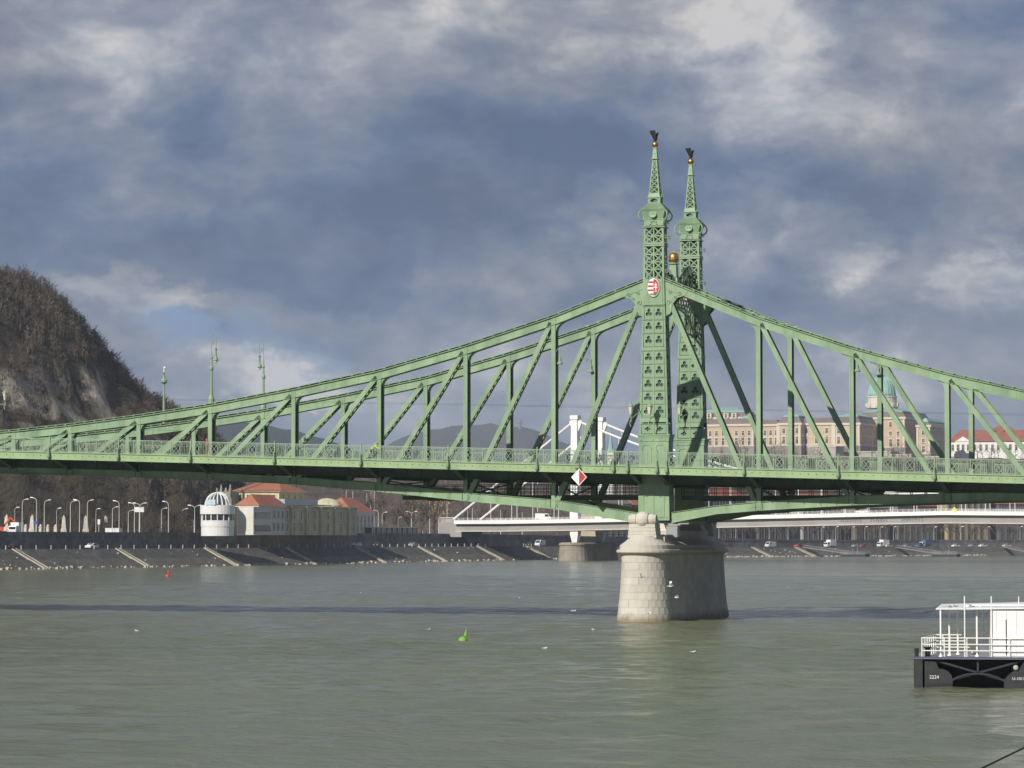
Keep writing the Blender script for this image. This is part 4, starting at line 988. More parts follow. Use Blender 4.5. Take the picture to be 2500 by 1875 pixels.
def wing(px0, px1, ytop, ybase, v, deep, roof=None, cap=None, wins=(), rows=(), base_y=1090, side_rows=True, pil=True):
    u0, u1 = pu(px0, v), pu(px1, v); um = (u0 + u1) / 2; Z = lambda y: pz(y, um, v)
    zt, zb, zs = Z(ytop), Z(ybase), Z(base_y)
    mb = MB(); mb.box(u0, u1, v, v + deep, zs, zt); mb.build('wall', M_OCHRE, pal)
    mb = MB(); mb.box(u0 - .3, u1 + .3, v - .3, v + deep + .3, zb, zs); mb.build('plinth', M_PALBASE, pal)
    mb = MB(); mb.box(u0 - .8, u1 + .8, v - .8, v + deep + .8, zt, zt + 1.6); mb.box(u0 - .4, u1 + .4, v - .4, v + deep + .4, zs - .1, zs + .6); mb.box(u0 - .25, u1 + .25, v - .25, v + deep + .25, (zt * .42 + zs * .58), (zt * .42 + zs * .58) + .5)
    if pil:
        for uu in (u0 + .5, u1 - .9): mb.box(uu - .7, uu + .7, v - .45, v, zs + .6, zt)
    mb.build('cornice', M_CREAM, pal)
    if roof:
        zr = Z(roof); mb = MB(); mansard(mb, u0 - .4, u1 + .4, v - .4, v + deep + .4, zt + 1.6, zr, min(3.0, (u1 - u0) / 3)); mb.build('mansard_roof', M_MANS, pal)
        if cap:
            zc = Z(cap); mb = MB(); ins = min(3.0, (u1 - u0) / 3) - .5; mb.box(u0 + ins, u1 - ins, v + ins, v + deep - ins, zr, zr + .7)
            mansard(mb, u0 + ins, u1 - ins, v + ins, v + deep - ins, zr + .7, zc, max(.5, min((u1 - u0) / 2 - ins - .3, deep / 2 - ins - .3))); mb.build('copper_roof', M_COPPER, pal)
    for yc, h in rows:
        z = Z(yc) - h / 2
        for p in wins: add_window(pal, pu(p, v), v, z, 1.9 if h > 3 else 1.7, h)
        if side_rows:
            n = max(1, int(deep / 7))
            for i in range(n): add_window(pal, u1, v + deep * (i + .5) / n, z, 1.8, h, PI / 2)
R3 = ((1056, 3.4), (1077, 5.2), (1098, 3.6))
wing(1722, 1842, 1041, 1125, 6, 30, roof=1022, cap=None, wins=(1735.5, 1750.7, 1766.7, 1799.5, 1815.5, 1830.6), rows=((1058, 3.2), (1078, 5.0), (1101, 5.4)), base_y=1090)
wing(1700, 1823, 1024, 1041, 22, 26, roof=1006, cap=994, wins=(1734, 1760, 1776, 1795), rows=(), base_y=1040)
for p in (1733, 1774.5, 1794):
    u = pu(p, 20); mb = MB(); mb.box(u - 2.0, u + 2.0, 19.4, 24, pz(1022, u, 20), pz(1009, u, 20)); mb.build('dormer', M_CREAM, pal); add_window(pal, u, 19.4, pz(1020, u, 20), 1.6, 3.0)
wing(1792, 1840, 1037, 1041, 8, 14, roof=1024, cap=1014, wins=(), rows=(), base_y=1040, pil=False)
wing(1842, 1902, 1041, 1125, 14, 26, roof=1025, wins=(1869, 1883, 1897), rows=((1057, 3.4), (1077, 5.2)), base_y=1090)
wing(1902, 1957, 1038, 1125, 4, 36, roof=1017, cap=1008, wins=(1915, 1947), rows=((1052, 3.4), (1074, 5.4), (1097, 4.0)), base_y=1088)
wing(1957, 2037, 1038, 1125, 12, 26, roof=1020, wins=(1970, 1995, 2020), rows=((1052, 3.6), (1073, 5.4), (1097, 3.8)), base_y=1088, side_rows=False)
wing(2037, 2101, 1038, 1125, 2, 52, roof=1017, cap=1008, wins=(2049, 2085), rows=((1052, 3.4), (1074, 5.4)), base_y=1088)
wing(2098, 2211, 1024, 1128, 40, 62, roof=1006, cap=993, wins=(2176, 2194.5), rows=((1037, 3.4), (1060, 3.4), (1082, 5.2), (1104, 3.8)), base_y=1093)
for p in (2176, 2194.5): pass
wing(2240, 2273, 1043, 1125, 46, 46, roof=1030, cap=1020, wins=(2256,), rows=((1056, 3.2), (1078, 3.6), (1097, 4.4)), base_y=1109)
# dome
du = pu(2155.5, 70); dv = 70; dz = lambda y: pz(y, du, dv)
mb = MB(); rr = 39.5 / FPX * PD; mb.lathe([(rr * 1.02, dz(997)), (rr * 1.02, dz(985)), (rr * .93, dz(984)), (rr * .93, dz(972)), (rr * .97, dz(971)), (rr * .97, dz(968))], 24, (du, dv, 0)); dr = mb.build('drum', M_CREAM, pal)
for i in range(12):
    a = 2 * PI * i / 12; mb = MB(); mb.box(-1.0, 1.0, -.5, .5, 0, 3.0); o = mb.build('drum_column', M_CREAM, pal, loc=(du + rr * 1.04 * math.cos(a), dv + rr * 1.04 * math.sin(a), dz(994))); o.rotation_euler = (0, 0, a + PI / 2)
rd = 34 / FPX * PD; zb, zt = dz(968), dz(919); prof = []
for i in range(11): t = PI / 2 * i / 10; prof.append((rd * math.cos(t) ** .82 if i < 10 else .9, zb + (zt - zb) * math.sin(t)))
mb = MB(); mb.lathe(prof, 32, (du, dv, 0)); dm = mb.build('copper_dome', M_COPPER, pal, smooth=True)
for i in range(24):
    a = 2 * PI * i / 24; mb = MB()
    for (r0, z0), (r1, z1) in zip(prof[:9], prof[1:9]): mb.bar((du + (r0 + .1) * math.cos(a), dv + (r0 + .1) * math.sin(a), z0), (du + (r1 + .1) * math.cos(a), dv + (r1 + .1) * math.sin(a), z1), .35, .35)
    mb.build('dome_rib', M_COPPER, dm)
mb = MB(); mb.lathe([(1.6, 0), (1.6, 1.6), (.8, 2.4), (.15, 4.5)], 8, (du, dv, zt - .3)); mb.build('lantern', M_COPPER, dm)
# terrace walls under the palace
M_TERR = mat('terrace_stone', (.40, .36, .32), .9, var=.2, vscale=.12)
for p0, p1, y0, y1, v, lab in ((1975, 2042, 1092, 1150, -22, 'pale stone bastion wall with a twin window below the palace'), (2095, 2176, 1104, 1150, -20, 'long grey terrace wall below the domed block of the palace'), (2176, 2226, 1111, 1150, -30, 'lower brown-grey terrace block right of the long terrace wall'), (2262, 2330, 1116, 1150, -12, 'grey rampart wall below the right end of the palace')):
    u0, u1 = pu(p0, v), pu(p1, v); um = (u0 + u1) / 2
    t_ = thing('terrace_wall', lab, 'wall', pal.matrix_basis @ Vector((um, v, 0)), YAW - PA, 'terrace walls below the palace')
    mb = MB(); hw = (u1 - u0) / 2; zt_, zb_ = pz(y0, um, v), pz(y1, um, v); mb.box(-hw, hw, 0, 18, zb_, zt_); mb.build('wall', M_TERR, t_)
    mb = MB(); mb.box(-hw - .4, hw + .4, -.4, 18.4, zt_, zt_ + .7); mb.build('coping', M_CREAM, t_)
    if p0 == 1975: add_window(t_, 0, 0, zt_ - 9.5, 1.4, 5.0); add_window(t_, 3.0, 0, zt_ - 9.5, 1.4, 5.0)

# white mansion with red roofs, right edge
M_TILE = mat('red_tile', (.30, .105, .065), .85, var=.18, vscale=.25, dark=(.16, .07, .05), darkamt=.4, dscale=.2)
M_TILEO = mat('orange_tile', (.36, .14, .08), .85, var=.15, vscale=.4, bump=.3, bscale=5)
def gable_roof(mb, x0, x1, y0, y1, z0, z1, hip=0., ov=.6, along='x'):
    x0, x1, y0, y1 = x0 - ov, x1 + ov, y0 - ov, y1 + ov
    if along == 'x': r = [(x0 + hip, (y0 + y1) / 2, z1), (x1 - hip, (y0 + y1) / 2, z1)]
    else: r = [((x0 + x1) / 2, y0 + hip, z1), ((x0 + x1) / 2, y1 - hip, z1)]
    v = [(x0, y0, z0), (x1, y0, z0), (x1, y1, z0), (x0, y1, z0)] + r
    f = [(0, 1, 5, 4), (2, 3, 4, 5), (1, 2, 5), (3, 0, 4), (3, 2, 1, 0)] if along == 'x' else [(0, 1, 4), (1, 2, 5, 4), (2, 3, 5), (3, 0, 4, 5), (3, 2, 1, 0)]
    mb.add(v, f)
sd = 2300.0; so = at_d(2400, 1315, sd); so.z = 0
man = thing('white_mansion', 'white mansion with pediment and red tiled roofs right of the palace', 'mansion', so, YAW - math.radians(12))
sc_ = sd / FPX; sx_ = lambda px: (px - 2400) * sc_ / math.cos(math.radians(12)); sz_ = lambda y: CAM.z + (1315 - y) * sc_
mb = MB(); mb.box(sx_(2322), sx_(2540), 0, 34, sz_(1140), sz_(1078)); mb.build('wall', M_WHITE, man)
mb = MB(); gable_roof(mb, sx_(2322), sx_(2540), 0, 34, sz_(1078), sz_(1048), 8, 1.0); mb.build('roof', M_TILE, man)
mb = MB(); mb.prism([(sx_(2336), sz_(1078)), (sx_(2374), sz_(1078)), (sx_(2355), sz_(1066))], lambda a, b, t: (a, t, b), -3, 8); mb.box(sx_(2336), sx_(2374), -2.5, 0, sz_(1140), sz_(1078)); mb.build('pediment', M_WHITE, man)
mb = MB(); mb.box(sx_(2410), sx_(2478), 30, 62, sz_(1120), sz_(1056)); mb.build('rear_wall', M_WHITE, man)
mb = MB(); gable_roof(mb, sx_(2406), sx_(2482), 30, 62, sz_(1056), sz_(1029), 12, 1); mb.build('rear_roof', M_TILE, man)
for i, p in enumerate((2330, 2343, 2355, 2367, 2382, 2396, 2410, 2424, 2438, 2452, 2466, 2480, 2494)):
    add_window(man, sx_(p), -2.5 if 2336 < p < 2374 else 0, sz_(1100), 1.6, 4.2)
for p in (2424, 2446, 2500): mb = MB(); u = sx_(p); mb.box(u - 1.0, u + 1.0, 12, 14, sz_(1062), sz_(1044)); mb.build('chimney', M_TILE, man)

# ================================================================== houses under the hill on the far bank
def wall_windows(parent, x, y, z0, w, n, rows, side, ww=.9, wh=1.6):
    """rows of windows along a wall: side 'e' looks along +x, 's' along -y"""
    for z in rows:
        for i in range(n):
            t = w * (i + .5) / n
            if side == 'e': add_window(parent, x, y + t, z0 + z, ww, wh, PI / 2)
            else: add_window(parent, x - t, y, z0 + z, ww, wh, 0)
def house(name, label, cat, px, depth, wx, ly, ez, rz_, wallm, roofm, along='y', hip=3., ns=2, ne=5, rows=(1.6, 5.0), base=8.4, ov=.6, ww=.9, wh=1.7, cornice=M_WHITE):
    c = at_d(px, 1315, depth); t_ = thing(name, label, cat, (c.x, c.y, base))
    h = ez - base; mb = MB(); mb.box(-wx, 0, 0, ly, 0, h); mb.build('wall', wallm, t_)
    mb = MB(); mb.box(-wx - ov * .6, ov * .6, -ov * .6, ly + ov * .6, h - .05, h + .28); mb.build('eaves', cornice, t_)
    if roofm: mb = MB(); gable_roof(mb, -wx, 0, 0, ly, h + .28, rz_ - base, hip, ov, along); mb.build('roof', roofm, t_)
    if ns: wall_windows(t_, -.3, 0, 0, wx - .6, ns, rows, 's', ww, wh)
    if ne: wall_windows(t_, 0, .5, 0, ly - 1, ne, rows, 'e', ww, wh)
    return t_
W_GREY = mat('wall_pale_grey', (.62, .60, .55), .85, var=.1, vscale=.3); W_YEL = mat('wall_cream_yellow', (.62, .52, .27), .85, var=.08, vscale=.3)
W_OLIVE = mat('wall_olive', (.54, .49, .34), .9, var=.2, vscale=.25, dark=(.34, .31, .21), darkamt=.5, dscale=.2)
W_WHITE = mat('wall_white', (.70, .70, .70), .8, var=.05); W_CREAM = mat('wall_cream', (.66, .60, .45), .85, var=.1)
h1 = house('bath_house', 'grey two-storey house with orange hipped roof beside the round white pavilion', 'house', 630, 850, 6.4, 20, 16.4, 19.9, W_GREY, M_TILEO, ne=6, ns=2)
h2 = house('yellow_house', 'tall cream-yellow house with red roof behind the orange-roofed grey house', 'house', 681, 905, 14.3, 20, 21.4, 24.6, W_YEL, M_TILEO, along='x', hip=5, ns=5, ne=4, rows=(7.5, 10.3), ov=1.0)
h3 = house('old_bath', 'stained olive-cream bath building with tall narrow windows and flat roof', 'building', 690, 868, 9, 60, 16.6, 18, W_OLIVE, None, ns=2, ne=11, rows=(1.2, 4.8), ww=1.2, wh=2.2, cornice=W_OLIVE)
for i in range(5):
    mb = MB(); y = 6 + i * 11.5; mb.box(0, .7, y - .6, y + .6, 0, 8.2); mb.build('pilaster', W_OLIVE, h3)
mb = MB(); mb.box(-6, -.5, 2, 40, 8.7, 9.0); mb.box(-5, -1, 4, 30, 9.0, 10.4); mb.build('rooftop_glazing', mat('pale_blue_glazing', (.32, .40, .46), .3, var=.1), h3)
mb = MB(); mb.lathe([(4.5, 0), (4.6, .4), (3.6, 1.6), (1.6, 2.4), (.2, 2.6)], 16, (-5, 48, 8.6)); mb.build('shallow_dome', W_OLIVE, h3)
h4 = house('white_house', 'white two-storey house with orange hipped roof right of the olive bath building', 'house', 858, 975, 11.5, 21, 15.6, 20.8, W_WHITE, M_TILEO, hip=6, ne=6, ns=2, rows=(1.4, 4.2), wh=2.0)
h5 = house('low_kiosk', 'long low dark market hall right of the white house', 'kiosk', 903, 985, 6, 46, 11.0, 12, mat('wall_dark', (.10, .10, .11), .8, var=.2), None, ns=1, ne=9, rows=(.6,), ww=1.6, wh=1.5, cornice=W_GREY)
h6 = house('stone_block', 'square grey stone abutment tower left of the white bridge deck', 'tower', 1112, 1150, 6, 12, 15.2, 16, mat('rough_stone', (.36, .33, .29), .95, var=.3, vscale=.3), None, ns=0, ne=0, cornice=M_CREAM)
# round white pavilion with an open dome of ribs
c = at_d(531, 1315, 824); pav = thing('round_pavilion', 'white round pavilion with dark band window and open ribbed dome', 'pavilion', (c.x, c.y, 8.4))
mb = MB(); mb.lathe([(4.45, -.3), (4.45, 2.2)], 32); mb.lathe([(4.55, 2.2), (4.55, 3.9)], 32); mb.lathe([(4.2, 3.9), (4.2, 5.6)], 32); mb.lathe([(4.75, 5.6), (4.75, 8.0), (4.55, 8.05)], 32); mb.build('drum_wall', W_WHITE, pav)
mb = MB(); mb.lathe([(4.3, 3.95), (4.3, 5.55)], 32); mb.build('band_window', M_GLASS, pav)
for i in range(16): a = 2 * PI * i / 16; mb = MB(); mb.box(4.2, 4.5, -.12, .12, 3.9, 5.6); o = mb.build('mullion', W_WHITE, pav); o.rotation_euler = (0, 0, a)
mb = MB(); mb.box(-4.8, 0, 0, 13, 0, 7.6); o = mb.build('rear_wing', W_GREY, pav, loc=(8.6, 4.6, 0)); 
for z in (1.0, 4.6): mb = MB(); mb.box(0, .15, 1, 12, z, z + 1.6); mb.build('wing_window', M_GLASS, o)
for i in range(8):
    a = PI * i / 8; mb = MB(); mb.path([(3.4 * math.cos(t) * math.cos(a), 3.4 * math.cos(t) * math.sin(a), 8.0 + 3.5 * math.sin(t)) for t in [PI * j / 14 for j in range(15)]], .16, 6); mb.build('dome_rib', M_WHITE, pav)
mb = MB(); mb.lathe([(2.6, 8.05), (2.6, 9.3), (1.8, 10.4), (.3, 10.9)], 16); mb.build('glass_cupola', mat('cupola_glass', (.12, .15, .17), .2, var=.2), pav)
mb = MB(); mb.box(-1.4, 1.4, -4.95, -4.85, 8.1, 9.5); mb.box(-1.2, -1.1, -4.85, -4.4, 8, 9); mb.box(1.1, 1.2, -4.85, -4.4, 8, 9); mb.build('sign_board', mat('pale_blue_sign', (.45, .60, .68), .5), pav)
# small crenellated rock chapel
c = at_d(545, 1315, 905); chp = thing('rock_chapel', 'grey crenellated stone chapel front against the cliff above the pavilion', 'chapel', (c.x, c.y, 8.0))
mb = MB(); mb.box(-2.6, 2.6, 0, 5, 0, 13.4); 
for x in (-2.3, -.9, .6, 2.0): mb.frustum(13.4, .45, .45, 15.6 if x in (-.9, 2.0) else 14.6, .12, .12, x, .5)
mb.build('wall', mat('chapel_stone', (.26, .25, .23), .95, var=.3), chp); add_window(chp, 0, 0, 10.5, 1.4, 1.9)
# green church spire behind the white bridge
c = at_d(1491.5, 1315, 1500); sp_ = thing('church_tower', 'church tower with slim green copper spire behind the white bridge', 'church', (c.x, c.y, 0)); k_ = 1500 / FPX
z_ = lambda y: CAM.z + (1315 - y) * k_
mb = MB(); mb.box(-1.6, 1.6, -1.6, 1.6, 0, z_(1104)); mb.build('tower', W_GREY, sp_)
mb = MB(); mb.lathe([(2.1, z_(1104)), (1.55, z_(1098)), (.75, z_(1080)), (.35, z_(1058)), (.15, z_(1045))], 8); mb.lathe([(.05, 0), (.5, .3), (.5, .6), (.05, .9)], 8, (0, 0, z_(1047))); mb.lathe([(.08, 0), (.06, 2.0)], 6, (0, 0, z_(1045))); mb.build('spire', M_COPPER, sp_)

# row of town houses beyond the white bridge
TW = [mat('town_grey', (.20, .19, .18), .9, var=.15, vscale=.2), mat('town_brown', (.17, .135, .11), .9, var=.15, vscale=.2), mat('town_cream', (.42, .36, .26), .9, var=.12, vscale=.2), mat('town_white', (.34, .335, .325), .9, var=.1, vscale=.2), mat('town_yellow', (.36, .29, .16), .9, var=.12, vscale=.2), mat('town_slate', (.13, .127, .13), .9, var=.2, vscale=.2)]
TN = ['grey', 'brown', 'cream', 'off-white', 'yellow', 'slate-grey']
seq = [2, 0, 3, 5, 0, 3, 1, 0, 4, 5, 1, 3, 2, 4, 0, 2]; rnd = random.Random(31)
sv = bank_s(1470, 62); k_ = 0; seen = {}
while k_ < len(seq):
    L = rnd.uniform(22, 34); p, d, n = bank(sv + L / 2); q = p + n * 66; hh = rnd.uniform(15, 21); ci = seq[k_]
    seen[ci] = seen.get(ci, 0) + 1
    lab = f'{TN[ci]} town house on the far quay, {ORD[seen[ci] - 1]} {TN[ci]} one from the left'
    t_ = thing('town_house', lab, 'house', (q.x, q.y, 6.0), math.atan2(d.y, d.x), 'town houses along the far quay')
    mb = MB(); mb.box(-L / 2 + .3, L / 2 - .3, 0, 14, 0, hh); mb.build('wall', TW[ci], t_)
    mb = MB(); gable_roof(mb, -L / 2 + .3, L / 2 - .3, 0, 14, hh, hh + 4, 3, .5); mb.build('roof', M_TILE if k_ % 2 else M_MANS, t_)
    nw = int(L / 3.4)
    for r in range(int(hh / 3.6)):
        for i in range(nw): add_window(t_, -L / 2 + L * (i + .5) / nw, 0, 1.0 + r * 3.6, 1.2, 2.0 if r else 2.4, 0., WFD)
    sv += L + rnd.choice((0, 0, 6)); k_ += 1
# ================================================================== trees, lamps, vehicles and small things on the far bank
def bare_tree(seed, h):
    """leafless street tree: forked tapering limbs and a crown of fine twigs"""
    r = random.Random(seed); tr = MB(); tw_ = MB()
    def grow(p, d, L, rad, lvl):
        q = p + d * L; tr.tube(p, q, rad, rad * .66, 5, False) if lvl < 3 else None
        if lvl >= 3:
            for i in range(5):
                s0 = p.lerp(q, r.random()); e = s0 + (d + Vector((r.uniform(-1, 1), r.uniform(-1, 1), r.uniform(-.3, .8))) * .8).normalized() * L * r.uniform(.4, .9)
                sd_ = d.cross(Vector((r.uniform(-1, 1), r.uniform(-1, 1), .2))).normalized() * rad * .8; tw_.add([s0 - sd_, s0 + sd_, e], [(0, 1, 2)])
            sd_ = d.orthogonal().normalized() * rad; tw_.add([p - sd_, p + sd_, q], [(0, 1, 2)]); return
        for i in range(3 if lvl else 4):
            a = r.uniform(0, 6.28); tilt = r.uniform(.3, .75); o = d.orthogonal().normalized(); o2 = d.cross(o)
            nd_ = (d * math.cos(tilt) + (o * math.cos(a) + o2 * math.sin(a)) * math.sin(tilt) + Vector((0, 0, .12))).normalized()
            grow(p.lerp(q, r.uniform(.7, 1.0)), nd_, L * r.uniform(.62, .82), rad * .6, lvl + 1)
        grow(q, (d + Vector((r.uniform(-.2, .2), r.uniform(-.2, .2), 0))).normalized(), L * .75, rad * .66, lvl + 1)
    grow(Vector((0, 0, -.3)), Vector((r.uniform(-.06, .06), r.uniform(-.06, .06), 1)).normalized(), h * .32, h * .022, 0)
    return tr.mesh('trunk', M_BARK), tw_.mesh('crown', M_TWIG)
TREES = [bare_tree(s, 11.0) for s in (3, 8, 15, 22)]
rnd = random.Random(77); tpx = sorted([1762 + i * 22.5 + rnd.uniform(-8, 8) for i in range(34)])
for i, px in enumerate(tpx):
    off = rnd.uniform(34, 56); q = bank_pos(bank_s(px, off), off); q.z = 6.2; a, b = TREES[i % 4]
    where = 'beneath the white bridge girder, ' + ORD[i] + ' from the stone pier'
    t_ = thing('bare_tree', 'leafless tree ' + where, 'tree', q, rnd.uniform(0, 6), 'leafless trees along the far quay'); s_ = rnd.uniform(.85, 1.35); t_.scale = (s_, s_, s_)
    link('trunk', a, t_); link('crown', b, t_)
for i, (px, dep, s_) in enumerate(((905, 1010, 1.5), (940, 1030, 1.7), (968, 1020, 1.4), (1000, 1040, 1.7), (1030, 1050, 1.5), (1060, 1060, 1.8), (1140, 1270, 1.6), (1180, 1280, 1.7), (1225, 1260, 1.5), (1010, 1100, 1.9))):
    c = at_d(px, 1315, dep); t_ = thing('bare_tree', f'leafless tree between white house and white bridge, {ORD[i]} from the left', 'tree', (c.x, c.y, 8.3), i * 1.3, 'leafless trees beyond the white house'); t_.scale = (s_, s_, s_)
    a, b = TREES[(i * 3 + 1) % 4]; link('trunk', a, t_); link('crown', b, t_)
for i, (px, off, s_) in enumerate(((700, 38, .55), (735, 40, .6), (775, 38, .5), (812, 41, .6), (845, 39, .55))):
    q = bank_pos(bank_s(px, off), off); q.z = 8.35; t_ = thing('bare_tree', f'small leafless tree before the olive-cream bath building, {ORD[i]} from the left', 'tree', q, i * 2.1, 'small trees before the bath building'); t_.scale = (s_, s_, s_)
    a, b = TREES[i % 4]; link('trunk', a, t_); link('crown', b, t_)
c = at_d(1042, 1315, 1110); yt = thing('yellow_bush', 'golden yellow shrub on the slope below the bridge chord', 'shrub', (c.x, c.y, 16)); mb = MB(); rnd = random.Random(2)
for i in range(900):
    v = Vector((rnd.gauss(0, 3.6), rnd.gauss(0, 3), abs(rnd.gauss(0, 3.4)))); s_ = rnd.uniform(.25, .6); w_ = Vector((rnd.uniform(-1, 1), rnd.uniform(-1, 1), rnd.uniform(-1, 1))).normalized() * s_; x_ = w_.orthogonal().normalized() * s_
    mb.add([v - w_, v + w_, v + x_], [(0, 1, 2)])
mb.build('foliage', mat('yellow_leaves', (.40, .27, .06), .8, var=.3, vscale=.5), yt); mb = MB(); mb.tube((0, 0, -2), (0, 0, 3), .3, .15, 6); mb.build('stem', M_BARK, yt)

# street lamps
def lamp_parts(kind):
    pole = MB(); heads = []
    if kind == 'tall': pole.tube((0, 0, 0), (0, 0, 8.0), .12, .07, 8); pole.path([(0, 0, 8.0), (.12, 0, 8.5), (.45, 0, 8.85), (1.0, 0, 9.0)], .07, 6); heads = [(1.0, 9.0, 1)]
    if kind == 'short': pole.tube((0, 0, 0), (0, 0, 6.0), .08, .05, 8); pole.path([(0, 0, 6.0), (.15, 0, 6.35), (.5, 0, 6.5)], .05, 6); heads = [(.5, 6.5, 1)]
    if kind == 'double': pole.tube((0, 0, 0), (0, 0, 8.0), .13, .07, 8); pole.path([(-1.2, 0, 8.5), (-.5, 0, 8.3), (0, 0, 7.9), (.5, 0, 8.3), (1.2, 0, 8.5)], .07, 6); heads = [(1.2, 8.5, 1), (-1.2, 8.5, -1)]
    if kind == 'mast': pole.tube((0, 0, 0), (0, 0, 12.0), .14, .08, 8); heads = []
    pole.tube((0, 0, 0), (0, 0, .9), .18, .15, 8)
    hm = MB()
    for x, z, s in heads[:1] or []: pass
    return pole.mesh('pole', M_LAMP), heads
hd_ = MB(); hd_.hexa([(0, -.14, -.04), (.85, -.2, .02), (.85, .2, .02), (0, .14, -.04), (0, -.1, .12), (.8, -.15, .22), (.8, .15, .22), (0, .1, .12)]); HEAD = hd_.mesh('lamp_head', M_LAMPH)
LP = {k_: lamp_parts(k_) for k_ in ('tall', 'short', 'double', 'mast')}
def street_lamp(px, topy, kind, side, lab, off=30.):
    q = bank_pos(bank_s(px, off), off); dep = (q - CAM).dot(FH); bz = 8.4 * bank_h(bank(bank_s(px, off))[0]); q.z = bz
    zt_ = CAM.z + (1315 - topy) / FPX * dep; H = {'tall': 9.15, 'short': 6.65, 'double': 8.7, 'mast': 12.0}[kind]
    t_ = thing('street_lamp' if kind != 'mast' else 'pale_mast', lab, 'lamp' if kind != 'mast' else 'mast', q, 0 if side > 0 else PI, 'street lamps on the far embankment' if kind != 'mast' else 'masts on the far embankment')
    t_.scale = (1, 1, max(.6, (zt_ - bz) / H)); me, heads = LP[kind]; link('pole', me, t_)
    for x, z, s in heads: link('lamp_head', HEAD, t_, (x, 0, z), (0, 0, 0 if s > 0 else PI))
LAMPS = [(36, 1238, 'short', 1), (54, 1218, 'tall', 1), (89, 1214, 'tall', -1), (111, 1220, 'tall', 1), (139.5, 1240, 'short', 1), (174, 1222, 'tall', 1), (195, 1219, 'tall', -1), (215, 1220, 'tall', 1), (233.5, 1241, 'short', 1), (276, 1237, 'tall', 1), (292, 1222, 'tall', -1), (315, 1245, 'tall', 1), (329, 1227, 'tall', -1), (342, 1227, 'double', 1), (395.6, 1240, 'tall', 1), (413.6, 1223.5, 'tall', -1), (445, 1241.5, 'tall', 1), (477, 1232.5, 'double', 1),
         (605, 1234, 'tall', 1), (646, 1253, 'short', 1), (717, 1254, 'short', 1), (762, 1239, 'tall', 1), (786, 1256, 'short', 1), (844, 1248, 'tall', 1), (924, 1245, 'tall', -1), (932.6, 1250, 'tall', 1), (972, 1262, 'short', 1), (1004, 1248, 'double', 1), (1032, 1265, 'short', 1)]
KN = {'tall': 'single-arm', 'short': 'short single-arm', 'double': 'double-arm'}
for i, (px, ty, kd, sd_) in enumerate(LAMPS):
    street_lamp(px, ty, kd, sd_, f'grey {KN[kd]} street lamp on the upper embankment, {ORD[i]} from the left', 28 if i % 2 else 34)
for i, px in enumerate((1753, 1795, 1877, 1922, 1960, 2005, 2038, 2079, 2111, 2148, 2181, 2280, 2344, 2410, 2488)):
    street_lamp(px, 1285 + (i % 2), 'short', 1, f'small grey lamp under the white bridge, {ORD[i]} right of the stone pier', 27)
for i, (px, ty) in enumerate(((601, 1234), (755, 1231), (846, 1197), (862, 1199), (896, 1205), (905, 1200), (914.5, 1198), (1049, 1216), (1070, 1216), (1092, 1222), (1073, 1264), (1142, 1245), (1153, 1240), (1222, 1245), (1275, 1250))):
    street_lamp(px, ty, 'mast', 1, f'plain armless grey mast on the far embankment, {ORD[i]} from the left', 40)
# small stone obelisks and short pillars below the cliff
M_OB = mat('obelisk_stone', (.56, .51, .44), .9, var=.25, vscale=1.5, dark=(.22, .2, .18), darkamt=.5, dscale=1)
ob = MB(); ob.frustum(0, .75, .75, 1.4, .62, .62); ob.frustum(1.4, .52, .52, 4.0, .33, .33); ob.frustum(4.0, .40, .40, 4.2, .36, .36); ob.frustum(4.2, .30, .30, 4.8, .05, .05); OBM = ob.mesh('shaft', M_OB)
pl_ = MB(); pl_.frustum(0, .45, .45, 1.9, .36, .36); pl_.frustum(1.9, .46, .46, 2.1, .42, .42); pl_.lathe([(.34, 0), (.42, .25), (.3, .55), (.08, .75)], 8, (0, 0, 2.1)); PLM = pl_.mesh('shaft', M_OB)
fb = MB(); fb.box(-.85, .85, -.85, .85, -.2, .25); FBM = fb.mesh('foot', M_OB)
for i, px in enumerate((19, 80, 156, 210, 260, 308, 354, 393)):
    q = bank_pos(bank_s(px, 44), 44); q.z = 8.4; t_ = thing('stone_obelisk', f'tall tapering pale stone obelisk, {ORD[i]} from the left below the cliff', 'obelisk', q, i * .2, 'stone obelisks below the cliff'); link('shaft', OBM, t_); link('foot', FBM, t_); t_.scale = (1.2, 1.2, 1.12)
for i, px in enumerate((64, 99, 119, 137, 227, 277, 368, 382)):
    q = bank_pos(bank_s(px, 47), 47); q.z = 8.4; t_ = thing('stone_pillar', f'short capped stone pillar, {ORD[i]} from the left between the obelisks', 'pillar', q, 0, 'short stone pillars below the cliff'); link('shaft', PLM, t_); link('foot', FBM, t_)
# signs
def board(px, y0, y1, wpx, m, name, lab, off=29):
    q = bank_pos(bank_s(px, off), off); dep = (q - CAM).dot(FH); k_ = dep / FPX; q.z = 8.4; t_ = thing(name, lab, 'sign', q, YAW); w = wpx * k_ / 2; z0, z1 = CAM.z + (1315 - y1) * k_ - 8.4, CAM.z + (1315 - y0) * k_ - 8.4
    mb = MB(); mb.tube((0, .1, 0), (0, .1, z1), .09, .08, 6); mb.build('post', M_LAMP, t_); mb = MB(); mb.box(-w, w, -.08, 0, z0, z1); mb.box(-w - .05, w + .05, -.04, .02, z0 - .05, z0); mb.build('board', m, t_)
board(90, 1272, 1279, 9, mat('sign_blue', (.04, .12, .45), .5), 'road_sign', 'small blue road sign below the cliff behind the parked white vehicle')
board(340, 1238, 1250, 23, M_WHITE, 'gantry_board', 'white overhead direction board on a post right of the white container')
board(244, 1268, 1280, 6, M_WHITE, 'warning_sign', 'small white triangular sign left of the white container')
board(473, 1270, 1280, 5, MATS['sign_blue'], 'road_sign', 'narrow blue sign beside the round white pavilion')
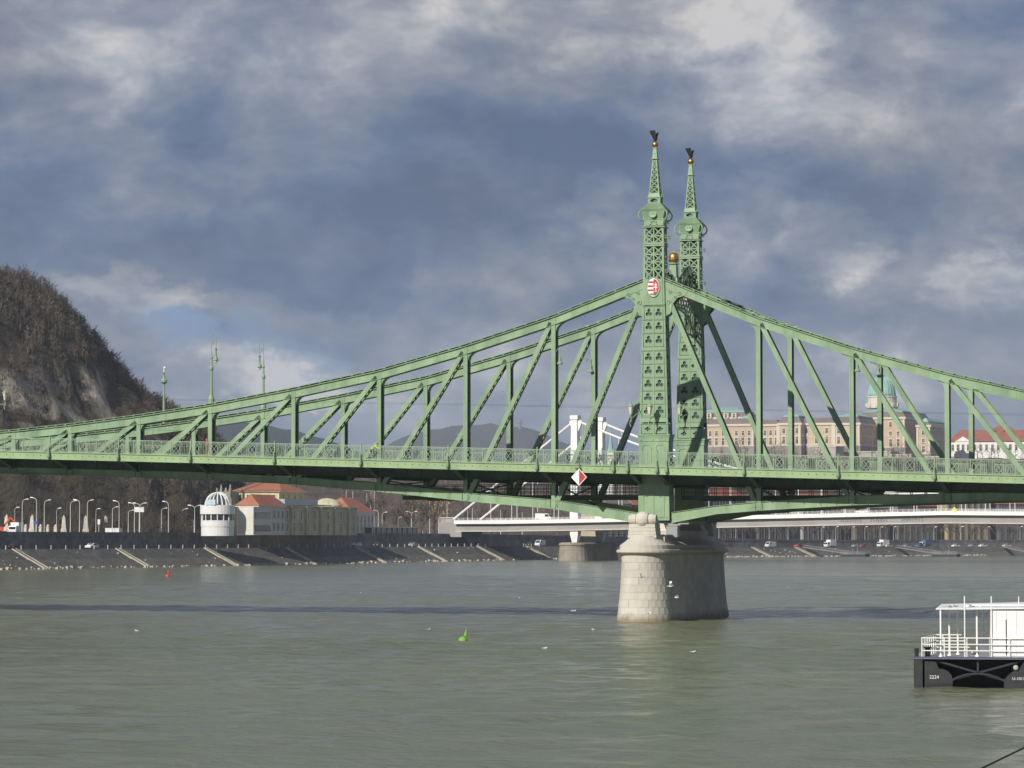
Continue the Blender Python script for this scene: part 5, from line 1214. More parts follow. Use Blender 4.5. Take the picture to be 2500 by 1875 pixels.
board(755, 1275, 1284, 5, MATS['sign_blue'], 'road_sign', 'small blue sign on a tall pole in front of the olive building')

# vehicles
def car_mesh(body):
    b = MB(); W2 = .86
    side = [(-2.1, .35), (-2.12, .72), (-1.95, .86), (-1.15, .93), (-.45, 1.42), (.95, 1.45), (1.75, .98), (2.08, .88), (2.12, .5), (2.05, .33)]
    b.prism(side, lambda a, c, t: (a, t, c), -W2, W2); bm_ = b.mesh('body', body)
    g_ = MB(); g_.prism([(-.98, .95), (-.42, 1.36), (.92, 1.38), (1.5, .98)], lambda a, c, t: (a, t, c), -W2 - .012, W2 + .012)
    g_.hexa([(-1.06, -.72, .99), (-1.06, .72, .99), (-1.02, .72, .96), (-1.02, -.72, .96), (-.50, -.66, 1.40), (-.50, .66, 1.40), (-.44, .66, 1.38), (-.44, -.66, 1.38)]); gm_ = g_.mesh('glazing', M_GLASS)
    return bm_, gm_
WH = MB(); WH.tube((0, -.1, 0), (0, .1, 0), .32, .32, 14); WHM = WH.mesh('wheel', M_TYRE); HB = MB(); HB.tube((0, -.112, 0), (0, .112, 0), .19, .19, 10); HBM = HB.mesh('rim', M_LAMPH)
HLm = MB(); HLm.box(-.04, .04, -.16, .16, -.07, .07); HLM = HLm.mesh('headlight', M_LAMPH); TLM = HLm.mesh('tail_light', M_RED)
CC = {'white': mat('car_white', (.72, .72, .72), .3, var=.03), 'silver': mat('car_silver', (.45, .46, .48), .25, metal=.5, var=.03), 'black': mat('car_black', (.02, .02, .022), .25, var=.05), 'red': mat('car_red', (.45, .03, .03), .3, var=.05), 'blue': mat('car_blue', (.06, .13, .24), .3, var=.05), 'cream': mat('car_cream', (.60, .55, .38), .4, var=.05)}
CM = {k_: car_mesh(v_) for k_, v_ in CC.items()}
def wheels(t_, xs_, y, r=1.):
    for x in xs_:
        for s in (-1, 1): w_ = link('wheel', WHM, t_, (x, s * y, .32 * r), None, (r, 1, r)); link('rim', HBM, w_)
def car(pos, rz, colr, lab, group=None):
    t_ = thing('car', lab, 'car', pos, rz, group); link('body', CM[colr][0], t_); link('glazing', CM[colr][1], t_); wheels(t_, (-1.32, 1.3), .80)
    for s in (-1, 1): link('headlight', HLM, t_, (-2.10, s * .6, .68)); link('tail_light', TLM, t_, (2.10, s * .62, .74))
    return t_
def van(pos, rz, lab, boxy=False, m=None, name='van'):
    m = m or CC['white']; t_ = thing(name, lab, 'van' if not boxy else 'truck', pos, rz); b = MB()
    if boxy: b.box(-.9, 3.2, -1.1, 1.1, .75, 3.3)
    else: b.prism([(-2.6, .4), (-2.65, .95), (-2.2, 1.25), (-1.5, 2.15), (-1.2, 2.3), (2.6, 2.35), (2.65, .4)], lambda a, c, t: (a, t, c), -.98, .98)
    b.build('body' if not boxy else 'cargo_box', m, t_)
    if boxy: b = MB(); b.prism([(-2.9, .5), (-2.95, 1.3), (-2.7, 2.3), (-1.05, 2.4), (-1.05, .5)], lambda a, c, t: (a, t, c), -1.0, 1.0); b.build('cab', CC['white'], t_); b = MB(); b.box(-2.6, 3.1, -.5, .5, .45, .75); b.build('chassis', CC['black'], t_)
    g_ = MB()
    if boxy: g_.prism([(-2.75, 1.4), (-2.60, 2.15), (-1.6, 2.2), (-1.6, 1.4)], lambda a, c, t: (a, t, c), -1.012, 1.012); g_.box(-2.99, -2.7, -.85, .85, 1.4, 2.1)
    else: g_.prism([(-2.0, 1.3), (-1.5, 2.0), (-.6, 2.05), (-.6, 1.3)], lambda a, c, t: (a, t, c), -.992, .992); g_.hexa([(-2.24, -.8, 1.28), (-2.24, .8, 1.28), (-2.1, .8, 1.2), (-2.1, -.8, 1.2), (-1.56, -.75, 2.14), (-1.56, .75, 2.14), (-1.4, .75, 2.1), (-1.4, -.75, 2.1)])
    g_.build('glazing', M_GLASS, t_); wheels(t_, (-1.8, 1.9) if not boxy else (-1.95, 2.1), .92, 1.15)
    return t_
def on_quay(px, off=15., z=4.76):
    s_ = bank_s(px, off); p, d, n = bank(s_); q = bank_pos(s_, off); q.z = z * bank_h(p); return q, math.atan2(d.y, d.x)
for px, cl, dirn, lab in ((42, 'black', 0, 'dark car on the lower quay near the left edge above the first stone stair'), (225, 'white', PI, 'white car driving on the lower quay left of the second stone stair'), (871, 'silver', PI, 'pale silver car on the lower quay above the fifth stone stair'), (923, 'black', PI, 'dark car on the lower quay just right of the pale silver car'), (1008, 'silver', PI, 'silver-blue car on the lower quay below the white house trees'), (1166, 'black', PI, 'black car with bright headlights on the lower quay left of the white van'), (1294, 'black', PI, 'dark car directly left of the white van near the white bridge pier')):
    q, a = on_quay(px, 13.5 if dirn else 17.5); car(q, a + (0 if dirn else PI), cl, lab, 'cars on the lower quay')
q, a = on_quay(1319, 14); van(q, a, 'white van on the lower quay left of the white bridge pier')
for px, cl, lab in ((1949, 'red', 'red car under the white bridge near the pontoon gangway'), (2088, 'silver', 'silver car on the far quay left of the red car by the moored pontoon'), (2106, 'red', 'bright red car on the far quay above the left moored pontoon'), (2167, 'cream', 'cream car directly right of the white box truck on the far quay'), (2212, 'silver', 'silver car on the far quay above the second gangway'), (2245, 'blue', 'dark blue car on the far quay beside the second gangway'), (2332, 'white', 'white car on the far quay right of the second pontoon'), (2372, 'silver', 'small silver car on the far quay in the gap right of the white car'), (2398, 'white', 'white estate car on the far quay below the cream facade'), (2455, 'cream', 'pale yellow car on the far quay near the right edge')):
    q, a = on_quay(px, 14); car(q, a, cl, lab, 'cars on the far quay')
for px, lab in ((1879, 'white van on the far quay right of the stone pier'), ): q, a = on_quay(px, 14); van(q, a, lab)
for px, lab in ((2025, 'white box truck on the far quay above the sloping stone stair'), (2155, 'tall white box truck on the far quay left of the cream car')): q, a = on_quay(px, 15); van(q, a, lab, True, name='box_truck')
q, a = on_quay(2258, 15); van(q, a, 'dark blue box truck on the far quay below the second gangway', True, CC['blue'], 'box_truck')
q = bank_pos(bank_s(38, 31), 31); q.z = 8.42; van(q, PI / 2 + .15, 'white delivery truck parked on the upper road at the left edge', True, name='delivery_truck').scale = (1, 1, .95)
s_ = bank_s(275, 33); q = bank_pos(s_, 33); q.z = 8.42; ct = thing('site_container', 'white flat-roofed site container on the upper road between obelisks', 'container', q, .1)
mb = MB(); mb.box(-2.0, 2.0, 0, 2.6, .15, 1.75); mb.build('body', CC['white'], ct); mb = MB(); mb.box(-2.05, 2.05, -.05, 2.65, 1.75, 1.85); mb.build('lid', M_LAMPH, ct)
for x in (-1.7, 1.7): mb = MB(); mb.box(x - .15, x + .15, .2, 2.4, 0, .15); mb.build('foot', M_TYRE, ct)
q = bank_pos(bank_s(2, 36), 36); q.z = 8.42; ex = thing('excavator', 'orange-red excavator with raised arm at the left edge below the cliff', 'excavator', q, .4); M_ORG = mat('machine_orange', (.60, .10, .03), .45, var=.08)
mb = MB(); mb.box(-1.8, 1.0, -1.1, 1.1, 1.0, 2.0); mb.build('body', M_ORG, ex); mb = MB(); mb.box(-.2, 1.0, -1.0, .0, 2.0, 3.0); mb.build('cab', M_GLASS, ex)
for s in (-1, 1): mb = MB(); mb.box(-1.9, 1.7, s * 1.0 - .3, s * 1.0 + .3, 0, .9); mb.build('track', M_TYRE, ex)
mb = MB(); mb.bar((.8, .5, 1.8), (2.8, .5, 4.4), .45, .35); mb.bar((2.8, .5, 4.4), (4.4, .5, 2.6), .35, .3); mb.build('arm', M_ORG, ex); mb = MB(); mb.prism([(4.2, 2.6), (4.9, 2.4), (4.6, 1.5), (4.0, 1.8)], lambda a, b, t: (a, t, b), .05, .95); mb.build('bucket', M_ORG, ex)
# van and cars crossing the white bridge
e_ = on_white_bridge(-14, 1); v_ = van(e_, math.radians(-10.2) + PI, 'white van driving over the white suspension bridge left of its pylon'); v_.scale = (1.15, 1.1, 1.05)
e_ = on_white_bridge(118, 1); car(e_, math.radians(-10.2), 'white', 'white car crossing the white suspension bridge right of the stone pier', 'cars on the white bridge')
# yellow tram in front of the olive building
q = bank_pos(bank_s(815, 30), 30); q.z = 8.42; tm = thing('tram', 'yellow and white tram in front of the olive bath building', 'tram', q, math.atan2(1, .04)); M_TRY = mat('tram_yellow', (.62, .38, .03), .4, var=.05)
mb = MB(); mb.box(-7, 7, -1.15, 1.15, .4, 1.5); mb.build('lower_body', M_TRY, tm); mb = MB(); mb.box(-7, 7, -1.12, 1.12, 1.5, 2.9); mb.build('upper_body', W_CREAM, tm); mb = MB(); mb.box(-6.8, 6.8, -1.0, 1.0, 2.9, 3.15); mb.build('roof', M_LAMP, tm)
for i in range(8):
    for s in (-1, 1): mb = MB(); mb.box(-6.6 + i * 1.68, -5.3 + i * 1.68, s * 1.13 - .02, s * 1.13 + .02, 1.6, 2.6); mb.build('window', M_GLASS, tm)
mb = MB(); mb.box(-7.03, -6.98, -.9, .9, 1.6, 2.6); mb.build('windscreen', M_GLASS, tm)
for x in (-4.5, 4.5): mb = MB(); mb.box(x - 1.0, x + 1.0, -.9, .9, .05, .45); mb.build('bogie', M_TYRE, tm)

# stone stairs down the revetment: flights of real steps
SM = MB()
for i in range(24): t = i / 24; x0 = -.3 + 9.6 * t; SM.box(-.75, .75, x0 - 0.0, x0 + .42, -.3 + 4.95 * t - .3, -.12 + 4.95 * t + .12)
SMM = SM.mesh('flight', M_STAIR); KM = MB()
for s in (-1, 1): KM.hexa([(s * .85 - .1, -.4, -.5), (s * .85 + .1, -.4, -.5), (s * .85 + .1, 9.4, 4.5), (s * .85 - .1, 9.4, 4.5), (s * .85 - .1, -.4, .15), (s * .85 + .1, -.4, .15), (s * .85 + .1, 9.4, 5.0), (s * .85 - .1, 9.4, 5.0)])
KMM = KM.mesh('stringer', M_STAIR)
for i, px in enumerate((115, 363, 579, 770, 939, 1088, 1228, 1346, 1881, 1989)):
    s_ = bank_s(px, 0); p, d, n = bank(s_); hgt = bank_h(p)
    t_ = thing('stone_stair', f'pale stone stair down the far sloping bank, {ORD[i]} from the left', 'stairs', (p.x, p.y, .05), math.atan2(n.y, n.x) - PI / 2, 'stone stairs down the far revetment'); t_.scale = (1, 1, hgt); link('flight', SMM, t_); link('stringer', KMM, t_)
# bollards along the quay edge
bo = MB(); bo.lathe([(.17, 0), (.15, .75), (.19, .8), (.17, .95), (.06, 1.0)], 8); BOM = bo.mesh('bollard', mat('bollard_pale', (.42, .42, .41), .7)); s_ = bank_s(-20, 9.7); s1 = bank_s(1330, 9.7)
while s_ < s1:
    q = bank_pos(s_, 9.75, 4.72); link('bollard', BOM, None, q, label='small pale bollard in the long row edging the lower quay', category='bollard', group='bollards edging the lower quay'); s_ += 6.6
# moored pontoons with gangways on the far right bank
M_STEEL = mat('weathered_steel', (.36, .36, .35), .55, metal=.3, var=.2)
def jetty(pxg0, pxg1, pxp, lab):
    s0 = bank_s(pxg0, 9.3); a = bank_pos(s0, 10, 4.8); b = at_z(pxg1, 1352, 1.4); c = at_z(pxp, 1359, 0.0); t_ = thing('landing_stage', lab, 'pontoon', c, math.radians(-15)); mw = t_.matrix_basis.inverted(); A, B = mw @ a, mw @ Vector((b.x, b.y, 1.3))
    g_ = MB(); g_.bar(A, B, 1.6, .25, up=(0, 0, 1))
    for s in (-.75, .75):
        o = Vector((0, s, 1.0)); g_.bar(A + o, B + o, .08, .08, up=(0, 0, 1)); n = 12
        for i in range(n + 1): P = A.lerp(B, i / n) + Vector((0, s, 0)); g_.bar(P, P + Vector((0, 0, 1.0)), .05, .05)
        for i in range(n): P = A.lerp(B, i / n) + Vector((0, s, 0)); Q = A.lerp(B, (i + 1) / n) + o; g_.bar(P, Q, .04, .04)
    g_.build('gangway', M_STEEL, t_); h_ = MB(); h_.box(-5.5, 5.5, -2, 2, -.4, 1.0); h_.build('hull', mat('hull_dark', (.035, .04, .05), .5), t_); d_ = MB(); d_.box(-5.6, 5.6, -2.1, 2.1, 1.0, 1.12); d_.build('deck', M_STEEL, t_)
    r_ = MB()
    for i in range(12): x = -5.4 + i * .98; r_.box(x - .04, x + .04, -2.0, -1.92, 1.12, 2.2); r_.box(x - .04, x + .04, 1.92, 2.0, 1.12, 2.2)
    for z in (1.7, 2.2): r_.box(-5.4, 5.4, -2.0, -1.94, z - .03, z + .03)
    r_.build('railing', M_STEEL, t_); p_ = MB(); p_.tube((1, 0, 1.1), (1, 0, 5.5), .09, .06, 6); p_.build('mast', M_STEEL, t_)
jetty(1966, 2080, 2088, 'left landing pontoon with sloping steel gangway on the far bank'); jetty(2190, 2296, 2310, 'middle landing pontoon with sloping steel gangway on the far bank'); jetty(2452, 2530, 2545, 'landing pontoon cut by the right edge on the far bank')
# slim mast with coloured tip on the cliff edge, and lamp posts on the bridge
c = at_d(400, 990, 880); ms = thing('tipped_mast', 'slim pale green mast with red and white tip at the cliff edge', 'mast', (c.x, c.y, c.z - 8)); k_ = 880 / FPX
mb = MB(); mb.tube((0, 0, 0), (0, 0, 8 + 52 * k_), .40, .30, 10); mb.lathe([(.35, 0), (.95, .6), (1.0, 1.1), (.5, 1.6), (.25, 2.6)], 10, (0, 0, 8 + 52 * k_)); mb.build('shaft', M_GREEN, ms)
mb = MB(); mb.tube((0, 0, 8 + 70 * k_), (0, 0, 8 + 82 * k_), .2, .18, 8); mb.build('red_tip', M_RED, ms); mb = MB(); mb.tube((0, 0, 8 + 82 * k_), (0, 0, 8 + 92 * k_), .2, .16, 8); mb.sphere((.2, 0, 8 + 92 * k_), .42, 8, 6); mb.build('white_tip', M_WHITE, ms)

def gooseneck(px, basey, topy, Y, side, lab):
    b = at_y(px, basey, Y); zt_ = at_y(px, topy, Y).z; H = zt_ - b.z; t_ = thing('bridge_lamp', lab, 'lamp', b, 0 if side > 0 else PI); t_.scale = (.72, .72, 1)
    mb = MB(); mb.lathe([(.42, -.3), (.42, .1), (.24, .5), (.17, 1.0), (.15, 2.8), (.26, 2.9), (.27, 3.1), (.13, 3.3), (.11, 3.9), (.20, 4.0), (.09, 4.2), (.06, H * .72)], 10); mb.build('column', M_GREEN, t_)
    mb = MB(); r = .34; mb.path([(0, 0, H * .7)] + [(r - r * math.cos(t), 0, H - .8 + .8 * math.sin(t)) for t in [PI * i / 10 for i in range(11)]] + [(.62, 0, H - 1.5)], .045, 6)
    mb.path([(.22 + .16 * math.cos(t) * (1 - t / 14), 0, H - 1.0 + .3 * math.sin(t) * (1 - t / 14)) for t in [.7 * i for i in range(12)]], .03, 5); mb.build('gooseneck', M_GREEN, t_)
    mb = MB(); mb.lathe([(.05, 0), (.20, -.1), (.13, -.22), (.15, -.75), (.32, -1.05), (.36, -1.2), (.30, -1.25)], 12, (.60, 0, H - 1.45)); mb.build('lamp_shade', M_GREEN, t_); mb = MB(); mb.sphere((.60, 0, H - 2.72), .25, 10, 6, (1, 1, .7)); mb.build('globe', M_LAMPH, t_)
gooseneck(516, 977, 812, 0, 1, 'tall green gooseneck lamp on the near truss chord, left half of the bridge')
gooseneck(643, 995, 831, TG, -1, 'tall green gooseneck lamp on the far truss chord, right of its twin')
M_FROST = mat('frosted_glass', (.62, .60, .50), .3, var=.05)
def lantern(pos, lab, H, arm=None):
    t_ = thing('lantern', lab, 'lantern', pos); mb = MB(); mb.path([(0, 0, 0), (-.1, 0, H * .3), (.05, 0, H * .6), (0, 0, H)], .05, 6); mb.sphere((0, 0, H * .45), .10, 8, 6)
    if arm: mb.bar((0, 0, H * .62), arm, .05, .05)
    mb.build('stem', M_GREEN, t_); mb = MB(); mb.lathe([(.12, 0), (.28, .72)], 6, (0, 0, H)); mb.build('glass', M_FROST, t_)
    mb = MB(); mb.lathe([(.34, 0), (.30, .08), (.18, .22), (.07, .3), (.07, .42), (.02, .5)], 6, (0, 0, H + .72)); mb.build('cap', M_GREEN, t_)
for px, Y, lab, arm in ((1540, -1.6, 'green lantern on an arm at the left side of the near pylon', (.75, .9, 1.55)), (1586, -1.9, 'green lantern standing in front of the near pylon plinth', (.15, 1.05, 1.0)), (1659, TG - 1.6, 'green lantern in front of the far pylon between the two pylons', (.6, .9, 1.3))):
    p = at_y(px, 1042, Y); lantern(p, lab, at_y(px, 1012, Y).z - p.z, arm)
p = at_y(12, 1000, TG - 1.0); lantern(p, 'green lantern on a bracket near the left edge in front of the cliff', at_y(12, 982, TG - 1.0).z - p.z + .2, (-1.3, 0, .5))
def bracket_lamp(px, py, Y, lab):
    p = at_y(px, py, Y); t_ = thing('bracket_lamp', lab, 'lamp', p); mb = MB(); mb.path([(-.45, .3, .9), (-.15, 0, 1.25), (.05, 0, 1.1), (.05, 0, .6)], .04, 6); mb.build('arm', M_GREEN, t_); mb = MB(); mb.lathe([(.05, .6), (.12, .5), (.14, .15), (.30, -.1), (.28, -.16)], 10, (.05, 0, 0)); mb.build('lamp_shade', M_GREEN, t_)
bracket_lamp(1366, 885, -.55, 'hanging green lamp on the near truss post left of the pylon'); bracket_lamp(1441, 905, TG - .55, 'hanging green lamp on the far truss post left of the pylon'); bracket_lamp(2092, 903, -.3, 'hanging green lamp on the second near truss post right of the pylon'); bracket_lamp(2143, 912, TG - .55, 'hanging green lamp on the far truss post before the palace dome')

# overhead tram wires along the bridge
for yy, lab in ((4.9, 'thin overhead tram wire along the bridge, nearer of two'), (8.0, 'thin overhead tram wire along the bridge, farther of two')):
    mb = MB(); mb.path([(x, yy, ZT(x) + 5.6) for x in range(-84, 66, 10)], .010, 4); mb.build('tram_wire', M_TYRE, label=lab, category='wire')

# channel mark hanging under the railing
c = at_y(1414, 1165, -3.95); sg = thing('channel_mark', 'red and white diamond navigation board hung below the bridge railing', 'sign', c); d_ = .74
mb = MB(); mb.prism([(0, d_), (-.70, 0), (0, -d_)], lambda a, b, t: (a, t, b), -.04, 0); mb.build('white_half', M_WHITE, sg); mb = MB(); mb.prism([(.62, 0), (0.012, d_ - .09), (0.012, -d_ + .09)], lambda a, b, t: (a, t, b), -.045, 0); mb.build('red_half', M_RED, sg)
mb = MB(); mb.ring([(0, d_ + .03), (.73, 0), (0, -d_ - .03), (-.73, 0)], [(0, d_ - .05), (.645, 0), (0, -d_ + .05), (-.645, 0)], lambda a, b, t: (a, t, b), -.06, -.01); mb.build('rim', M_WHITE, sg); mb = MB(); mb.box(-.03, .03, .02, .08, -.6, 1.3); mb.box(-.4, .1, .0, .2, .75, .85); mb.build('hanger', M_GREENSHADE, sg)

# buoys
def buoy(c, colr, lab, s, can):
    t_ = thing('buoy', lab, 'buoy', c); mb = MB(); mb.lathe([(.55, -.3), (.62, .1), (.60, .35), (.42, .62), (.15, .72)], 16); mb.build('float', colr, t_); mb = MB()
    if can: mb.lathe([(.10, .6), (.12, 1.0), (.32, 1.05), (.32, 1.75), (.06, 1.8)], 10, (.25, 0, 0))
    else:
        for a in (0, 2.1, 4.2): mb.tube((.3 + .22 * math.cos(a), .22 * math.sin(a), .6), (.42, 0, 1.7), .04, .03, 5)
        mb.lathe([(.26, 0), (.20, .35), (.02, .85)], 8, (.38, 0, .85)); mb.tube((.42, 0, 1.6), (.42, 0, 2.0), .03, .02, 5)
    mb.build('top_mark', colr, t_); t_.scale = (s, s, s); t_.rotation_euler = (0, .05, 0)
buoy(at_z(1130, 1567, -.02), mat('buoy_green', (.19, .40, .045), .45, var=.06), 'bright green conical buoy floating left of the pier', .52, False)
buoy(at_z(409, 1408, -.02), mat('buoy_red', (.62, .06, .045), .45, var=.06), 'small red can buoy floating near the far left bank', .66, True)

# birds
M_GULLW = mat('gull_white', (.80, .80, .79), .7, var=.03); M_GULLG = mat('gull_grey', (.34, .36, .38), .7, var=.05); M_BEAK = mat('gull_beak', (.45, .12, .04), .6)
def gull(c, rz, flap, lab, s=1., roll=0., sitting=False, dark=False):
    t_ = thing('gull', lab, 'gull', c, rz); t_.scale = (s, s, s); t_.rotation_euler = (roll, 0, rz); wm = M_GULLG if dark else M_GULLW
    b = MB(); b.sphere((0, 0, .06 if sitting else 0), .085, 10, 8, (2.1, .9, .85)); b.sphere((.19, 0, .13 if sitting else .04), .058, 8, 6, (1.15, .9, 1)); b.prism([(-.14, -.03), (-.30, -.07), (-.30, .07), (-.14, .03)], lambda x, y, z: (x, y, z), .0 + (.06 if sitting else 0), .02 + (.06 if sitting else 0)); b.build('body', wm, t_, smooth=True)
    w = MB()
    for sd_ in (-1, 1):
        if sitting: w.prism([(.10, .02), (-.02, .10), (-.30, .12), (-.08, .0)], lambda x, z, y: (x, y, z), sd_ * .07, sd_ * .09); continue
        root = [(.08, .05), (-.09, .05)]; mid = [(.12, .28, .16 * flap), (-.07, .28, .15 * flap)]; tip = [(.02, .52, .16 * flap - .03), (-.06, .50, .15 * flap - .03)]
        P = [(root[0][0], sd_ * root[0][1], .03), (root[1][0], sd_ * root[1][1], .03), (mid[1][0], sd_ * mid[1][1], mid[1][2]), (mid[0][0], sd_ * mid[0][1], mid[0][2]), (tip[1][0], sd_ * tip[1][1], tip[1][2]), (tip[0][0], sd_ * tip[0][1], tip[0][2])]
        Q = [(x, y, z - .015) for x, y, z in P]; w.add(P + Q, [(0, 1, 2, 3), (3, 2, 4, 5), (6, 9, 8, 7), (9, 11, 10, 8), (0, 6, 7, 1), (1, 7, 8, 2), (2, 8, 10, 4), (4, 10, 11, 5), (5, 11, 9, 3), (3, 9, 6, 0)])
    w.build('wing', M_GULLG if (sitting or dark) else M_GULLW, t_); k2 = MB(); k2.tube((.245, 0, .125 if sitting else .035), (.30, 0, .115 if sitting else .03), .018, .005, 5); k2.build('beak', M_BEAK, t_)
gull(at_d(1637, 1431, 245), .3, 2.2, 'white gull with raised wings flying in front of the pier shadow edge', 1.0, .15)
gull(at_d(1652, 1459, 245), .5, 1.3, 'smaller white gull gliding below the raised-wing gull at the pier', .8, -.2)
gull(at_d(1585, 1497, 245), 2.6, .5, 'white gull skimming low along the lit base of the pier', .95)
gull(at_d(1566, 1409, 255), 1.2, 1.8, 'dark grey gull flying against the sunlit stone of the pier', .75, .5, dark=True)
gull(at_d(1732, 1614, 190), .8, 2.4, 'white gull with lifted wings landing on the water right of the pier', .8)
gull(at_d(1400, 1491, 260), .2, .4, 'white gull gliding over the bridge shadow left of the pier', .9)
for px, py, lab in ((881, 1448, 'lone white gull floating on the far water left of the centre'), (1046, 1538, 'white gull floating left of the green buoy'), (1449, 1538, 'white gull floating just left of the pier foot'), (1692, 1593, 'white gull floating in front of the pier reflection'), (1256, 1462, 'white gull floating beyond the bridge shadow, left of a pair'), (1268, 1460, 'white gull floating beyond the bridge shadow, right of a pair'), (1922, 1435, 'white gull floating far out right of the pier'), (334, 1541, 'white speck of a gull floating far left below the bridge shadow'), (1330, 1584, 'gull floating low in front of the shadow between buoy and pier')):
    gull(at_z(px, py, .02), random.uniform(0, 6), 1, lab, .72, sitting=True)
for i, (px, py, Y, lab) in enumerate(((1839, 756, 0, 'first'), (1852, 760, 0, 'second'), (1864, 764, 0, 'third'), (1877, 769, 0, 'fourth'), (1910, 780, 0, 'fifth'), (1921, 784, 0, 'sixth'), (1932, 787, 0, 'seventh'), (1944, 791, 0, 'eighth'))):
    x = at_y(px, py, Y).x; gull((x, Y, top(x) + .03), (i * 1.7) % 6, 1, f'bird perched on the right top chord, {lab} from the pylon', .8, sitting=True, dark=True)
for i, px in enumerate((1435, 1444, 1453, 1461)):
    x = at_y(px, 785, TG).x; gull((x, TG, top(x) + .03), i * 2., 1, f'bird perched on the far top chord left of the pylon, {ORD[i]} from the left', .8, sitting=True, dark=True)

# ------------------------------------------------------------------ landing pontoon vessel, right foreground
BO = at_z(2233, 1680, 0); vb = thing('pontoon_vessel', 'black-hulled landing pontoon with white railings and white cabin, right edge', 'boat', BO, YAW - .125)
KB = 49.2; bx = lambda z: ((2180 + z / 5.184) - 2233) / KB; bz = lambda z: (1680 - (1420 + z / 5.184)) / KB
M_HULL = mat('hull_black', (.022, .023, .026), .45, var=.25, vscale=2, dark=(.05, .045, .04), darkamt=.4, dscale=1.5); M_HULL2 = mat('hull_charcoal', (.032, .034, .038), .55, var=.25, vscale=2.5)
M_VW = mat('vessel_white', (.82, .82, .81), .4, var=.03, vscale=2); M_BLUE = mat('deck_edge_blue', (.075, .10, .20), .5); M_VDECK = mat('vessel_deck', (.28, .29, .30), .7, var=.15)
XE = 11.0; YD = 5.0; ZD = bz(955)
mb = MB(); mb.box(0, XE, -.05, YD, ZD - .10, ZD); mb.build('deck', M_VDECK, vb); mb = MB(); mb.box(-.02, XE, -.08, -.05, ZD - .055, ZD + .012); mb.build('deck_edge', M_BLUE, vb)
P = lambda L: [(bx(a), bz(b)) for a, b in L]
mb = MB(); mb.box(bx(275), bx(375), .0, YD, -.5, ZD - .10); mb.build('corner_column', M_HULL2, vb)
mb = MB(); mb.prism(P([(400, 1460), (400, 1000), (545, 1020), (580, 1105), (640, 1112), (700, 1140), (738, 1190), (750, 1240), (750, 1460)]), lambda a, b, t: (a, t, b), .12, YD); fl1 = mb.build('float_hull', M_HULL2, vb)
mb = MB(); mb.prism(P([(1390, 1460), (1390, 1250), (1440, 1190), (1500, 1135), (1580, 1110), (1640, 1005), (2200, 1000), (2200, 1460)]), lambda a, b, t: (a, t, b), .12, YD); mb.build('float_hull', M_HULL2, vb)
mb = MB(); mb.box(bx(375), XE, YD * .6, YD * .62, -.3, ZD - .1); mb.build('bulkhead', M_HULL, vb)
mb = MB(); mb.box(bx(400), bx(750), .115, .12, bz(1360) - .02, bz(1285)); mb.build('boot_top', M_HULL, vb)
for a, b in (((540, 1000), (1400, 1250)), ((1620, 1000), (740, 1245)), ((1065, 985), (1065, 1135))):
    mb = MB(); mb.bar((bx(a[0]), .25, bz(a[1])), (bx(b[0]), .25, bz(b[1])), .10, .10); mb.build('brace', M_HULL2, vb)
mb = MB(); arc = [(750, 1245), (830, 1205), (930, 1175), (1065, 1165), (1200, 1175), (1320, 1215), (1390, 1255)]
for a, b in zip(arc, arc[1:]): mb.bar((bx(a[0]), .4, bz(a[1])), (bx(b[0]), .4, bz(b[1])), .08, .5)
mb.build('arch_brace', M_HULL2, vb)
mb = MB(); mb.sphere((bx(1535), .05, bz(1085)), .13, 12, 8, (1, .5, 1)); mb.build('fender', mat('fender_pale', (.38, .42, .40), .6), vb)
mb = MB(); mb.tube((bx(302), .15, ZD), (bx(302), .15, bz(855)), .11, .11, 12); mb.tube((bx(302), .15, bz(855)), (bx(302), .15, bz(848)), .13, .13, 12); mb.build('mooring_post', M_HULL, vb)
mb = MB(); mb.tube((bx(440), .5, ZD), (bx(440), .5, bz(850)), .14, .14, 12); mb.tube((bx(440), .5, bz(850)), (bx(440), .5, bz(830)), .22, .20, 12); mb.build('bollard_head', M_HULL, vb)
# cabin of upright panels
xs_ = [1225, 1303, 1425, 1550, 1680, 1810, 1940, 2070, 2200]
for a, b in zip(xs_, xs_[1:]): mb = MB(); mb.box(bx(a) + .006, bx(b) - .006, .12, .17, ZD + .06, bz(372)); mb.build('cabin_panel', M_VW, vb)
mb = MB(); mb.box(bx(1225) + .02, bx(2200), .17, YD - .6, ZD, bz(374)); mb.build('cabin_core', M_VW, vb); mb = MB(); mb.box(bx(1415), bx(1428), .105, .12, ZD + .1, bz(485)); mb.build('door_gap', M_HULL2, vb)
mb = MB(); za, zb_ = bz(360), bz(318)
mb.add([(bx(545), .06, za), (bx(2200), .06, bz(348)), (bx(2200), YD + .1, bz(290)), (bx(640), YD + .1, bz(330)), (bx(545), .06, za + .05), (bx(2200), .06, bz(348) + .05), (bx(2200), YD + .1, bz(290) + .05), (bx(640), YD + .1, bz(330) + .05)], [(0, 3, 2, 1), (4, 5, 6, 7), (0, 1, 5, 4), (1, 2, 6, 5), (2, 3, 7, 6), (3, 0, 4, 7)]); mb.build('roof', M_VW, vb)
mb = MB(); mb.box(bx(1000), bx(2200), .9, 1.0, bz(316), bz(300)); mb.build('roof_ridge', M_VW, vb)
for zx, y in ((605, .15), (720, 1.6), (835, 3.2), (1060, .6), (1165, 4.2)): mb = MB(); mb.tube((bx(zx), y, ZD), (bx(zx), y, bz(365)), .045, .045, 8); mb.lathe([(.10, 0), (.10, .04), (.05, .1)], 8, (bx(zx), y, ZD)); mb.build('roof_post', M_VW, vb)
for zx in (905, 1238): mb = MB(); mb.tube((bx(zx), .05, ZD), (bx(zx), .05, bz(190)), .032, .03, 8); mb.build('flag_pole', M_VW, vb)
